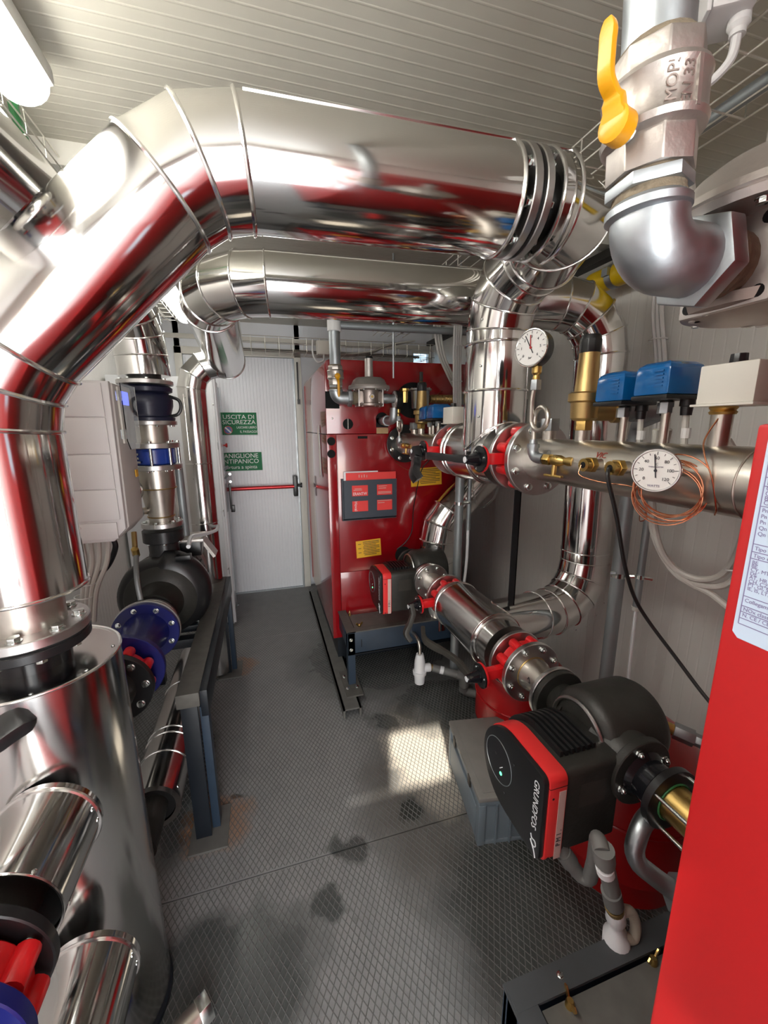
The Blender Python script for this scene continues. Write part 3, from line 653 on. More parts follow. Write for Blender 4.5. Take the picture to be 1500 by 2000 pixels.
def manifold(label, y0, y1, items, near):
    t = thing('steel_manifold', label, 'manifold', (X1, (y0+y1)/2, ZU-.061))
    if near: prof = [(0, .05), (.02, .058), (.05, .061), (y1-y0, .061)]
    else: prof = [(0, .061), (y1-y0, .061)]
    part(t, 'pipe', MB().lathe((X1, y0, ZU), (0, 1, 0), prof, 40), 'stainless')
    for y, r, h in items: part(t, 'stub', MB().cyl((X1, y, ZU+.045), (X1, y, ZU+h), r, n=20), 'stainless')
    return t
mn = manifold('near stainless steel manifold reaching to the right red boiler, VIC in red pen', .20, 1.05, [(.995, .0185, .085), (.868, .0175, .088), (.745, .0085, .115), (.645, .0085, .122), (.538, .0165, .118)], True)
flange(mn, (X1, 1.038, ZU), (0, 1, 0), .109, .020, nb=8, bs=.0125, bR=.088, side=-1)
part(mn, 'weld_bead', MB().tube(ringpts((X1, .462, ZU), (0, 1, 0), .0612, 36), .0018, 6, closed=True), 'stainless')
mf = manifold('far stainless steel manifold bolted to the far red boiler by a black flange', 1.605, 2.25, [(2.085, .0185, .08), (1.985, .0175, .085), (1.87, .0085, .105), (1.77, .0085, .11), (1.62, .0165, .11)][:4], False)
flange(mf, (X1, 2.238, ZU), (0, 1, 0), .108, .022, 'black', nb=8, bs=.0115, bR=.088, side=-1)
part(mf, 'stub', MB().cyl((X1, 1.83, ZU+.04), (X1, 1.83, ZU+.1), .0085, n=16), 'stainless')
# VIC in red pen on the near manifold, bent to the pipe
def on_pipe(t, body, y, ang, size, m):
    n = V((-math.cos(ang), 0, math.sin(ang))); up = V((math.sin(ang), 0, math.cos(ang)))
    text(t, body, V((X1, y, ZU))+n*.0618, (0, -1, 0), up, size, m)
on_pipe(mn, 'VIC', .745, .52, .020, 'inkr'); on_pipe(mn, 'u', .655, .42, .012, 'ink')
def plug(y, label):
    t = thing('plug', label, 'pipe plug', (X1, y, ZU+.08)); z = ZU+.083
    part(t, 'hex_cap', MB().cyl((X1, y, z), (X1, y, z+.034), .027, n=6), 'galv', .002); return t
plug(.995, 'grey hex plug on the near manifold beside the siphon loop'); plug(2.085, 'small grey hex plug on the far manifold by the brass safety valve')
def safety(y, label):
    t = thing('safety_valve', label, 'safety valve', (X1, y, ZU+.085)); z = ZU+.085
    part(t, 'hex_nipple', MB().cyl((X1, y, z), (X1, y, z+.026), .022, n=6), 'brass', .002)
    part(t, 'body', MB().lathe((X1, y, z+.024), (0, 0, 1), [(0, .024), (.006, .032), (.044, .034), (.048, .041), (.066, .041), (.070, .034)], 32), 'bronze')
    part(t, 'spring_housing', MB().lathe((X1, y, z+.09), (0, 0, 1), [(0, .029), (.003, .028), (.098, .0235)], 32), 'bronze')
    part(t, 'cap', MB().lathe((X1, y, z+.186), (0, 0, 1), [(0, .0255), (.03, .0255), (.038, .023), (.042, .022)], 10), 'black', .002)
    part(t, 'outlet', MB().lathe((X1+.02, y-.01, z+.045), (1, -.35, 0), [(0, .022), (.045, .022), (.046, .027), (.062, .027), (.064, .021)], 24), 'bronze')
    return t
safety(.868, 'brass safety valve with a black cap on the near manifold')
safety(1.985, 'brass safety valve with a dark cap on the far manifold, left of the blue box')
def pswitch(y, z, label, sc=1.0, group=None):
    t = thing('pressure_switch', label, 'pressure switch', (X1, y, z)); x = X1
    part(t, 'hex_nut', MB().cyl((x, y, z-.026), (x, y, z-.004), .0135, n=6), 'galv', .001)
    part(t, 'base', MB().box((x-.048, y-.040, z), (x+.052, y+.040, z+.009)), 'black', .003)
    b = MB(); hx, hy = .047, .039
    vs = []
    for zz, fx, fy in ((.009, 1, 1), (.058, .97, .97), (.066, .93, .90), (.073, .70, .62)):
        vs += [(x+.002-hx*fx, y-hy*fy, z+zz), (x+.002+hx*fx, y-hy*fy, z+zz), (x+.002+hx*fx, y+hy*fy, z+zz), (x+.002-hx*fx, y+hy*fy, z+zz)]
    fs = [(k*4+i, k*4+(i+1) % 4, k*4+4+(i+1) % 4, k*4+4+i) for k in range(3) for i in range(4)]+[(3, 2, 1, 0), (12, 13, 14, 15)]
    part(t, 'cover', b.add(vs, fs), 'bluecap', .006, 20)
    for k in range(5): part(t, 'cover_rib', MB().box((x-.0462, y-.026, z+.024+.007*k), (x-.0448, y-.008, z+.027+.007*k)), 'bluecap')
    for dy in (-.024, .02):
        part(t, 'cable_gland', MB().lathe((x+.028, y+dy, z), (0, 0, -1), [(0, .013), (.012, .0135), (.013, .011), (.030, .010)], 16), 'black')
        part(t, 'outgoing_cable', MB().tube(curve([(x+.028, y+dy, z-.028), (x+.029, y+dy-.003, z-.07), (x+.036, y+dy-.004, z-.125), (x+.07, y+dy, z-.16)], 6), .0062, 8), 'cable')
    part(t, 'cable_tag', MB().lathe((x+.030, y-.028, z-.055), (0, 0, -1), [(0, .0085), (.02, .0085)], 10), 'white')
    return t
pswitch(.752, 1.512, 'left of the two translucent blue pressure switches on the near manifold')
pswitch(.650, 1.518, 'right, nearer of the two translucent blue pressure switches on the near manifold')
pswitch(1.872, 1.492, 'farther of the two small blue pressure switches on the far manifold')
pswitch(1.775, 1.496, 'nearer small blue pressure switch on the far manifold beside a white box')
def thermostat(y, z, label):
    t = thing('thermostat', label, 'thermostat', (X1, y, z)); x = X1
    part(t, 'brass_nut', MB().lathe((x, y, z-.018), (0, 0, 1), [(0, .019), (.004, .021), (.007, .018), (.011, .021), (.018, .019)], 20), 'brass')
    part(t, 'case', MB().box((x-.028, y-.062, z), (x+.06, y+.030, z+.066)), 'cream', .003)
    part(t, 'foot', MB().box((x-.034, y-.066, z-.004), (x+.062, y+.036, z)), 'cream', .001)
    part(t, 'knob', MB().lathe((x, y-.012, z+.066), (0, 0, 1), [(0, .0135), (.016, .0125)], 10), 'black', .001)
    return t
thermostat(.538, 1.505, 'cream thermostat box with a black knob on the near manifold')
thermostat(1.63, 1.482, 'cream thermostat box tucked behind the shiny riser on the far line')
def gauge(name, c, n, R, th, label, rim, body, spin=0., needle=-.4, red=None, nums=None, words=(), cat='gauge'):
    c, n = V(c), V(n).normalized(); t = thing(name, label, cat, c-V((0, 0, R)))
    r = V((0, 0, 1)).cross(n).normalized(); u = n.cross(r)
    part(t, 'case', MB().lathe(c-n*th, n, [(0, R*.93), (.004, R*.98), (th-.001, R)], 40), body)
    part(t, 'rim', MB().tube(ringpts(c, n, R*.965, 40), R*.055, 8, closed=True), rim)
    part(t, 'dial', MB().lathe(c-n*.001, n, [(0, R*.93), (.0012, R*.93)], 40), 'dial')
    e = c+n*.001
    def pol(a, q): return e+(r*math.sin(a)+u*math.cos(a))*(q*R)
    for k in range(13):
        a = -2.3+4.6*k/12; part(t, 'tick', MB().bar(pol(a, .74), pol(a, .84 if k % 2 else .88), R*.022, .0006, n), 'ink')
    if nums:
        for k, s_ in enumerate(nums): text(t, s_, pol(-2.3+4.6*k/(len(nums)-1), .58), r, u, R*.20, 'ink', ext=.0002, name='numeral')
    for s_, q, sz, m_ in words: text(t, s_, e+u*(q*R), r, u, R*sz, m_, ext=.0002)
    nz = n*.0012
    part(t, 'needle', MB().bar(pol(needle+PI, .34)+nz, pol(needle, .76)+nz, R*.045, .0006, n), 'ink'); part(t, 'pivot', MB().lathe(e, n, [(0, R*.07), (.0022, R*.06)], 16), 'redn' if red else 'ink')
    if red is not None: part(t, 'red_pointer', MB().bar(e+nz*1.4, pol(red, .66)+nz*1.4, R*.06, .0006, n), 'redn')
    return t
def siphon(c, y, z0, zg, n, R, glabel, slabel, klabel, x=X1):
    xs = x-.080
    t = thing('siphon_pipe', slabel, 'pipe', (xs, y, z0))
    cz = z0+.10
    pts = [(xs, y, z0+.035), (xs, y, z0+.075)]
    loop = [(xs-.006*math.cos(0)-.012*k/14, y-.030+.030*math.cos(2*PI*k/14), cz+.034*math.sin(-2*PI*k/14)+.0) for k in range(0, 15)]
    pts = [(xs, y, z0+.035), (xs, y+.002, z0+.07)]+[(xs-.010*k/16, y-.028+.030*math.cos(-2*PI*k/16-.0), cz+.002+.030*math.sin(-2*PI*k/16)*-1) for k in range(0, 17)]+[(xs-.012, y+.001, cz+.055), (xs-.010, y-.004, cz+.085), (xs-.008, y-.004, zg-R-.055)]
    # go round the loop the other way: straight up, one turn, straight up
    part(t, 'bent_tube', MB().tube(curve(pts, 4), .0062, 10), 'stainless')
    part(t, 'elbow', MB().tube(fillet([(xs, y, z0+.034), (xs, y, z0), (xs+.004, y-.045, z0-.002)], .022, 6), .0145, 14), 'galv')
    part(t, 'collar', MB().lathe((xs, y, z0+.026), (0, 0, 1), [(0, .0165), (.010, .0165), (.011, .011), (.022, .009)], 16), 'galv')
    top = V((xs-.008, y-.004, zg-R-.052))
    part(t, 'union_nut', MB().cyl(top-V((0, 0, .005)), top+V((0, 0, .021)), .0145, n=6), 'galv', .001)
    part(t, 'brass_nipple', MB().lathe(top+V((0, 0, .02)), (0, 0, 1), [(0, .009), (.006, .0095), (.012, .008), (.018, .0125), (.034, .0125)], 12), 'brass')
    gauge('pressure_gauge', V((xs-.030, y-.004, zg)), n, R, .034, glabel, 'glass', 'black', needle=-.52, red=-.08, nums=('0', '1', '2', '3', '4', '5', '6'), words=(('bar', -.52, .16, 'ink'),))
    k = thing('gauge_cock', klabel, 'valve', (xs+.01, y-.07, z0-.02))
    a, e = V((xs+.004, y-.045, z0-.002)), V((x-.056, y-.118, z0-.004)); d = (e-a).normalized()
    part(k, 'brass_nut', MB().cyl(a, a+d*.020, .0155, n=6), 'brass', .001)
    part(k, 'cock_body', MB().lathe(a+d*.018, d, [(0, .009), (.012, .014), (.030, .014), (.042, .009), (.055, .012), (.066, .012)], 18), 'brass')
    part(k, 'tap_stem', MB().cyl(a+d*.033, a+d*.033-V((.003, 0, .040)), .0065, n=12), 'brass')
    q = a+d*.033-V((.003, 0, .040)); part(k, 'tap_handle', MB().bar(q-d*.026, q+d*.026, .012, .006), 'brass', .002)
    part(k, 'wire_ring', MB().tube(ringpts(a+d*.012+V((0, 0, .018)), (1, 0, 0), .006, 12), .0008, 5, closed=True), 'galv')
siphon(None, .955, 1.385, 1.665, (-.93, -.36, .05), .047, 'black cased pressure gauge with red pointer above the near manifold flange', 'looped steel siphon tube carrying the near pressure gauge', 'brass gauge cock with flat handle on the near manifold')
siphon(None, 2.10, 1.372, 1.605, (-1, .02, .0), .050, 'small pressure gauge seen edge-on before the far boiler', 'thin bent siphon tube under the far pressure gauge', 'brass gauge cock on the far manifold by its black flange')
# pockets, dial thermometer, capillaries
def pocket(y, z, label, L=.045, m='brass'):
    t = thing('sensor_pocket', label, 'pocket', (X1-.09, y, z-.02)); d = V((-1, 0, 0)); p = V((X1-.056, y, z))
    part(t, 'boss', MB().cyl(p, p+d*.022, .013, n=18), 'stainless')
    part(t, 'hex', MB().cyl(p+d*.020, p+d*.034, .018, n=6), m, .001)
    part(t, 'sleeve', MB().cyl(p+d*.033, p+d*.048, .0145, n=18), m); part(t, 'bore', MB().cyl(p+d*.044, p+d*.0486, .007, n=12), 'hole')
    return t
pocket(.742, 1.383, 'left brass sensor pocket with a copper wire on the near manifold')
pocket(.668, 1.383, 'right brass sensor pocket with a black cable on the near manifold')
th = gauge('dial_thermometer', (.650, .540, 1.392), (-.86, -.50, .05), .037, .020, 'round white dial thermometer from 0 to 120 hung on the near manifold', 'flange', 'flange', needle=-.14, nums=('0', '20', '40', '60', '80', '100', '120'), words=(('°C', .30, .15, 'ink'), ('THERMOMETER', .17, .085, 'inkp'), ('WATTS', -.72, .15, 'inkp')), cat='thermometer')
part(th, 'stem', MB().cyl((.665, .551, 1.391), (X1-.05, .60, 1.388), .010, n=14), 'stainless')
ct = thing('capillary_coil', 'coil of thin copper capillary tube hanging behind the dial thermometer', 'copper coil', (.69, .56, 1.28))
for k in range(8):
    rr = .050+.007*random.random(); cc = V((.695+.003*k, .555+.006*random.uniform(-1, 1), 1.353+.012*random.uniform(-1, 1))); n = V((-.85, -.5, random.uniform(-.15, .15))).normalized()
    part(ct, 'copper_turn', MB().tube(ringpts(cc, n, rr, 32), .0013, 6, closed=True), 'copper')
part(ct, 'loose_end', MB().tube(curve([(.70, .59, 1.31), (.69, .58, 1.295), (.70, .60, 1.285), (.72, .62, 1.29)], 6), .0011, 6), 'copper')
cable('copper_wire', [(.676, .742, 1.383), (.668, .735, 1.362), (.68, .69, 1.352), (.70, .64, 1.350), (.70, .61, 1.345)], .0012, 'copper', 'thin copper wire from the left brass pocket to the coil')
cable('copper_wire', [(.79, .53, 1.51), (.75, .535, 1.45), (.724, .515, 1.42), (.722, .495, 1.38), (.735, .49, 1.33), (.75, .50, 1.315)], .0014, 'copper', 'thin copper capillary draped over the near manifold under the thermostat')
cable('copper_wire', [(.84, .50, 1.54), (.83, .45, 1.53), (.82, .40, 1.55), (.80, .33, 1.54)], .0014, 'copper', 'thin copper capillary from the thermostat case to the right boiler')
cable('black_cable', [(.678, .668, 1.383), (.672, .660, 1.360), (.70, .655, 1.28), (.76, .67, 1.15), (.84, .69, 1.04), (.885, .62, .94), (.90, .535, .87), (.91, .44, .83)], .0042, 'cableb', 'black sensor cable hanging from the right brass pocket to the right boiler', n=10)
bundle('grey cables hanging in a loop behind the copper coil', [[(.83, .70, 1.46), (.86, .72, 1.34), (.90, .72, 1.20), (.94, .70, 1.13), (.96, .65, 1.115), (.96, .60, 1.15), (.93, .56, 1.24), (.90, .55, 1.34), (.86, .60, 1.43)], [(.84, .68, 1.46), (.88, .73, 1.30), (.91, .735, 1.20), (.95, .705, 1.115), (.965, .65, 1.10), (.97, .59, 1.13), (.94, .55, 1.24), (.91, .54, 1.34), (.87, .58, 1.44)], [(.93, .74, 1.17), (.955, .68, 1.105), (.975, .63, 1.085), (.985, .57, 1.055), (.985, .50, 1.04), (.97, .40, 1.05)]], .0075, 'cable', ties=[((.955, .575, 1.165), (0, .3, 1), .017)])
# ================================================================== CIRCULATION PUMPS
def pump(dy, label, mark, near):
    yc = .722+dy; cx = .815; t = thing('circulation_pump', label, 'pump', (cx, yc, ZL-.11))
    def P(x, y, z): return V((x, y+dy, z))
    b = MB(); b.lathe((.725, yc, ZL+.012), (1, 0, 0), [(0, .075), (.012, .098), (.03, .108), (.17, .108), (.19, .098), (.20, .07)], 44); part(t, 'volute', b, 'blackm')
    b = MB(); b.lathe((X1, yc+.06, ZL), (0, 1, 0), [(0, .075), (.03, .062), (.065, .048), (.082, .047)], 32); part(t, 'far_neck', b, 'blackm')
    b = MB(); b.lathe((X1, yc-.04, ZL), (0, -1, 0), [(0, .085), (.045, .075), (.075, .070), (.085, .062)], 32); part(t, 'near_neck', b, 'blackm')
    b = MB(); b.lathe((X1, yc+.135, ZL), (0, 1, 0), [(0, .080), (.002, .082), (.016, .082), (.018, .080)], 40); part(t, 'far_flange', b, 'blackm')
    b = MB(); b.lathe((X1, yc-.138, ZL), (0, 1, 0), [(0, .080), (.002, .082), (.018, .082), (.020, .080)], 40); part(t, 'near_flange', b, 'blackm' if near else 'flange')
    bolts(t, (X1, yc-.138, ZL), (0, -1, 0), .064, 8 if not near else 4, .0095, .35 if near else .39, CAPNUT if near else BOLT, 'cap_nut' if near else 'bolt')
    # motor head, outline in y-z: square at the near end, round at the far end
    y0, y1, z0, z1 = .588+dy, .832+dy, ZL-.170, ZL+.055
    def outline(s=0.):
        out = []; R = (z1-z0)/2-s; cy, cz = y1-(z1-z0)/2, (z0+z1)/2; q = .018
        for k in range(7): a = PI/2*k/6; out.append((y0+s+q-q*math.sin(a)-0, z0+s+q-q*math.cos(a)))
        for k in range(7): a = PI/2*k/6; out.append((y0+s+q-q*math.cos(a), z1-s-q+q*math.sin(a)))
        for k in range(25): a = PI/2-PI*k/24; out.append((cy+R*math.cos(a)*1.02, cz+R*math.sin(a)))
        return out
    def slab(name, xa, xb, m, s=0., bev=0.): return part(t, name, MB().prism(outline(s), (xa, 0, 0), (0, 1, 0), (0, 0, 1), (xb-xa, 0, 0)), m, bev, 30)
    slab('control_face', .522, .536, 'black', .003, .003); slab('red_band', .536, .580, 'redf', 0., .0015); slab('motor_body', .580, .728, 'blackm', .004, .003)
    part(t, 'band_joint', MB().box((.5358, y0-.0004, z1-.030), (.5802, y0+.0002, z1-.0285)).box((.5358, y0-.0002, z1-.030), (.5802, y0+.01, z1-.0285)), 'hole')
    for k in range(7):
        x = .598+.015*k; pts = []
        R = (z1-z0)/2; cy, cz = y1-R, (z0+z1)/2
        for a in range(11): th_ = .95*PI/2-.0-PI*.45*a/10; pts.append((x, cy+(R+.003)*math.cos(th_)-.0, cz+(R+.003)*math.sin(th_)))
        pts = [(x, y0+.045, z1+.003)]+pts
        part(t, 'cooling_fin', MB().sweep(pts, (1, 0, 0), .014, .0075), 'black')
    part(t, 'clamp_ring', MB().tube(ringpts((.722, yc, ZL+.01), (1, 0, 0), .086, 40), .005, 8, closed=True), 'flange')
    # display, lettering and mark on the control face
    fx = .5212; cy = (y0+y1)/2
    part(t, 'display_dial', MB().lathe((fx+.001, y1-.075, (z0+z1)/2+.010), (-1, 0, 0), [(0, .056), (.0015, .056)], 36), 'blackg')
    part(t, 'dial_ring', MB().tube(ringpts((fx-.0006, y1-.075, (z0+z1)/2+.010), (1, 0, 0), .0565, 40), .0009, 6, closed=True), 'galvpipe')
    part(t, 'indicator', MB().lathe((fx-.0006, y1-.088, (z0+z1)/2-.018), (-1, 0, 0), [(0, .0048), (.001, .0045)], 14), 'leddot')
    part(t, 'indicator_mark', MB().bar((fx-.0012, y1-.094, (z0+z1)/2+.006), (fx-.0012, y1-.083, (z0+z1)/2-.006), .002, .0006, (1, 0, 0)), 'cab')
    text(t, 'GRUNDFOS', (fx-.0002, y0+.025, z0+.138), (0, 0, -1), (0, -1, 0), .0235, 'cab', sx=1.0, name='maker_name', ext=.0002)
    lp = [(fx-.0008, y0+.030, z0+.056), (fx-.0008, y0+.026, z0+.048), (fx-.0008, y0+.016, z0+.050), (fx-.0008, y0+.012, z0+.041), (fx-.0008, y0+.018, z0+.033), (fx-.0008, y0+.026, z0+.036), (fx-.0008, y0+.029, z0+.043)]
    part(t, 'emblem', MB().tube(curve(lp, 4), .0013, 6), 'cab'); part(t, 'emblem', MB().tube(curve([(fx-.0008, y0+.030, z0+.040), (fx-.0008, y0+.018, z0+.026), (fx-.0008, y0+.011, z0+.010)], 4), .0014, 6), 'cab')
    for a, bz in ((.10, .02), (-.02, .05), (.03, -.06)): part(t, 'face_button', MB().lathe((fx+.0004, cy+a*.6, (z0+z1)/2+bz), (-1, 0, 0), [(0, .004), (.001, .0036)], 12), 'black')
    # tape with pen marks on the near side of the band
    part(t, 'tape', MB().box((.560, y0-.0012, z0+.006), (.577, y0-.0002, z1-.040 if near else z1-.03)), 'tape')
    text(t, mark, (.5685, y0-.0013, z0+.062), (0, 0, 1), (-1, 0, 0), .017, 'ink', sx=.9, name='pen_mark')
    for zz in (z0+.012, z1-.055): part(t, 'screw_hole', MB().cyl((.546, y0-.0004, zz), (.546, y0+.004, zz), .0028, n=12), 'hole')
    part(t, 'type_plate', MB().box((.62, y0+.0035, z1-.105), (.69, y0+.0042, z1-.045)), 'dusty')
    return t
p1 = pump(0., 'near black pump with a red band, GRUNDFOS in white on its control face', 'P M 1 .', True)
p2 = pump(1.262, 'far black pump with a red band by the far boiler, tape marked P M 1', 'P M 1', False)
# cone between the near valve and the near pump
t = thing('steel_reducer', 'stainless steel cone between the near red valve and the near pump, pen triangle on it', 'pipe reducer', (X1, .94, ZL-.10))
flange(t, (X1, .996, ZL), (0, 1, 0), .102, .018, nb=8, bs=.0115, bR=.084, side=-1)
part(t, 'cone', MB().lathe((X1, .988, ZL), (0, -1, 0), [(0, .054), (.018, .054), (.075, .036), (.092, .036)], 36), 'stainless')
part(t, 'weld_bead', MB().tube(ringpts((X1, .986, ZL), (0, 1, 0), .0545, 36), .0022, 6, closed=True), 'bronze')
flange(t, (X1, .884, ZL), (0, 1, 0), .084, .014, nb=0)
bolts(t, (X1, .987, ZL), (0, -1, 0), .084, 8, .0075, .39, CAPNUT, 'cap_nut')
pm = [(-.008, -.007), (.008, -.007), (.001, .010), (-.008, -.007)]
part(t, 'pen_mark', MB().tube([V((X1-.0455, .946, ZL+.012))+V((0, -x, z)) for x, z in pm], .0011, 5), 'ink')
t = thing('steel_spacer', 'short steel spacer between the far pump and its grey flange', 'pipe spacer', (X1, 1.77, ZL-.05))
part(t, 'tube', MB().cyl((X1, 1.645, ZL), (X1, 1.845, ZL), .048, n=32), 'stainless')
flange(t, (X1, 1.815, ZL), (0, 1, 0), .092, .016, nb=8, bs=.010, bR=.074, side=-1)
def union(dy, yb, label, near):
    t = thing('brass_union', label, 'pipe union', (X1, .47+dy, ZL-.06)); f = (lambda y: y+dy) if near else (lambda y: 2*(.722+dy)-y)
    d = (0, -1, 0) if near else (0, 1, 0)
    part(t, 'black_neck', MB().lathe((X1, f(.582), ZL), d, [(0, .058), (.012, .048), (.045, .050), (.052, .066)], 32), 'blackg')
    part(t, 'black_flange', MB().lathe((X1, f(.530), ZL), d, [(0, .064), (.003, .070), (.018, .070), (.020, .055)], 36), 'black')
    part(t, 'green_seal', MB().tube(ringpts((X1, f(.509), ZL), (0, 1, 0), .0425, 32), .0022, 8, closed=True), 'cableg')
    part(t, 'brass_body', MB().lathe((X1, f(.514), ZL), d, [(0, .040), (.085, .038)], 36), 'brass' if near else 'bronze')
    if near: part(t, 'black_flange', MB().lathe((X1, f(.440), ZL), d, [(0, .055), (.003, .070), (.022, .071), (.024, .05)], 36), 'black')
    for p in ringpts((X1, 0, ZL), (0, 1, 0), .060, 4, .55): part(t, 'tie_rod', MB().cyl((p.x, f(.525), p.z), (p.x, f(.43), p.z), .0042, n=12), 'bolt')
    part(t, 'inlet', MB().cyl((X1, f(.42), ZL), (X1, yb, ZL), .04, n=28), 'brass' if not near else 'blackm')
    return t
union(0., .20, 'brass union with steel tie rods between the near pump and the right boiler', True)
union(1.262, 2.262, 'brass union on the far pump where it enters the far boiler', False)

# ================================================================== FAR BOILER
BX0, BX1, BY0, BY1, BZ0, BZ1 = .337, 1.19, 2.262, 3.36, .20, 1.823
SEAM = 1.428
bo = thing('boiler', 'far red boiler cabinet beside the back door, seen from the front', 'boiler', (.76, 2.8, .0))
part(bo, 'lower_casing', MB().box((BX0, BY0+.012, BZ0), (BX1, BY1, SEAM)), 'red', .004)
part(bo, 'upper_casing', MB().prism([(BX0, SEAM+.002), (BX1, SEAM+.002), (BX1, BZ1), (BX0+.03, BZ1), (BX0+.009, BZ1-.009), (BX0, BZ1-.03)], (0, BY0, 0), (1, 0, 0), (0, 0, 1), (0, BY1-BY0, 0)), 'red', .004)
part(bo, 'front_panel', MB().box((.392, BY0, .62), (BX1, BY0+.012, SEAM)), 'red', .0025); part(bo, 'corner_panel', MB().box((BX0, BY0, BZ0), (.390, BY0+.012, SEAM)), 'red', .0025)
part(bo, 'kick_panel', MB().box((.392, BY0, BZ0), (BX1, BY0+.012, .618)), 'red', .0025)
part(bo, 'base', MB().box((BX0+.03, BY0+.03, .035), (BX1-.03, BY1-.03, BZ0)), 'framed')
def face_hole(name, x, z, r, sq=None):
    b = MB()
    if sq: b.box((x-sq[0], BY0-.0015, z-sq[1]), (x+sq[0], BY0+.001, z+sq[1]))
    else: b.lathe((x, BY0+.001, z), (0, -1, 0), [(0, r), (.0025, r)], 36)
    return part(bo, name, b, 'hole')
face_hole('vent_hole', .362, 1.391, .023); face_hole('vent_hole', .360, 1.322, .023); face_hole('access_hole', .458, 1.484, .029); face_hole('access_hole', .838, 1.615, .10)
face_hole('gas_slot', .375, 1.612, 0, (.038, .045)); face_hole('finger_slot', .540, 1.410, 0, (.028, .007)); face_hole('wood_slot', .655, 1.49, 0, (.035, .025)); face_hole('access_hole', .655, 1.512, .036); face_hole('pump_hole', X1, ZL+.006, .052)
for z_ in (1.39, 1.322): pass
part(bo, 'steel_rod', MB().cyl((.458, BY0-.003, 1.456), (.458, BY0-.003, 1.513), .004, n=10), 'bolt')
part(bo, 'wood_block', MB().box((.622, BY0-.004, 1.430), (.690, BY0+.001, 1.462)), 'wood')
for p in ((.365, 1.775), (.372, 1.515)): inst(bo, 'screw', RIVET, (p[0], BY0, p[1]), (0, -1, 0), .0055)
part(bo, 'side_seam', MB().box((BX0-.0006, BY0+.02, SEAM-.0012), (BX0+.001, BY1, SEAM+.0012)), 'hole')
part(bo, 'rear_edge', MB().box((BX0-.001, BY1-.012, BZ0), (BX0+.002, BY1, BZ1-.04)), 'redn')
for zz in (1.47, 1.62): part(bo, 'pipe_tail', MB().cyl((X1, BY0-.02, ZU), (X1, BY0+.02, ZU), .06, n=28), 'stainless') if zz < 1.5 else None
tp = single('tape_strip', MB().sweep(curve([(.330, 2.56, 1.46), (.326, 2.54, 1.44), (.331, 2.53, 1.33), (.327, 2.52, 1.22), (.322, 2.50, 1.17)], 5), (1, 0, 0), .05, .002), 'cream', 'curled cream paper tape hanging on the side of the far boiler', 'tape')
# papers and labels on the boiler front
dh = thing('document_holder', 'dark document holder with four windows on the far boiler front', 'document holder', (.57, BY0-.02, .955))
hz0, hz1 = .952, 1.180; hx0, hx1 = .408, .733
b = MB(); yy = BY0-.030
xs = [hx0+.012, hx0+.058, hx0+.152, hx0+.205, hx0+.298, hx1]; zs = [hz0, hz0+.038, hz0+.100, hz0+.128, hz0+.190, hz1-.008]
for i in range(5):
    for j in range(5):
        if i in (1, 3) and j in (1, 3): continue
        b.box((xs[i], yy, zs[j]), (xs[i+1], yy+.003, zs[j+1]))
part(dh, 'front_plate', b, 'holder'); part(dh, 'back_plate', MB().box((hx0, BY0-.004, hz0-.012), (hx1, BY0-.001, hz1)), 'holder')
part(dh, 'side_plate', MB().box((hx0, BY0-.030, hz0-.012), (hx0+.003, BY0-.003, hz1)), 'holder'); part(dh, 'bottom_plate', MB().box((hx0, BY0-.030, hz0-.012), (hx1, BY0-.003, hz0-.009)), 'holder')
bk = thing('booklet', 'red booklet standing in the dark document holder', 'booklet', (.57, BY0-.02, .96))
part(bk, 'cover', MB().box((hx0+.026, BY0-.026, hz0), (hx1-.004, BY0-.020, 1.214)), 'redpaper')
fy = BY0-.0266
text(bk, 'ERANTW', ((xs[1]+xs[2])/2, fy, zs[3]+.012), RX, UZ, .024, 'paper', sx=.82); text(bk, 'Hoval', (xs[1]+.022, fy, (zs[1]+zs[2])/2), (0, 0, -1), (1, 0, 0), .024, 'paper')
for k, (x, z, w_) in enumerate([((xs[1]+xs[2])/2-.01, zs[4]-.02, .04), ((xs[1]+xs[2])/2-.012, zs[4]-.028, .05), ((xs[3]+xs[4])/2-.01, zs[4]-.010, .05), ((xs[3]+xs[4])/2-.012, zs[4]-.022, .045), ((xs[3]+xs[4])/2, zs[3]+.018, .08), ((xs[3]+xs[4])/2, zs[3]+.010, .08), ((xs[3]+xs[4])/2, zs[2]-.006, .085), ((xs[3]+xs[4])/2-.02, zs[2]-.018, .04)]): part(bk, 'print_line', MB().box((x-w_/2, fy-.0002, z-.0016), (x+w_/2, fy, z+.0016)), 'tape')
for k in range(4): part(bk, 'print_line', MB().box((hx0+.10+.015*k, fy-.0002, 1.186), (hx0+.104+.015*k, fy, 1.203-.004*(k % 2))), 'tape')
single('paper_sheet', MB().box((hx0+.014, BY0-.0185, hz0), (hx0+.215, BY0-.0165, 1.221)), 'paper', 'white paper sheet behind the red booklet in the holder', 'paper')
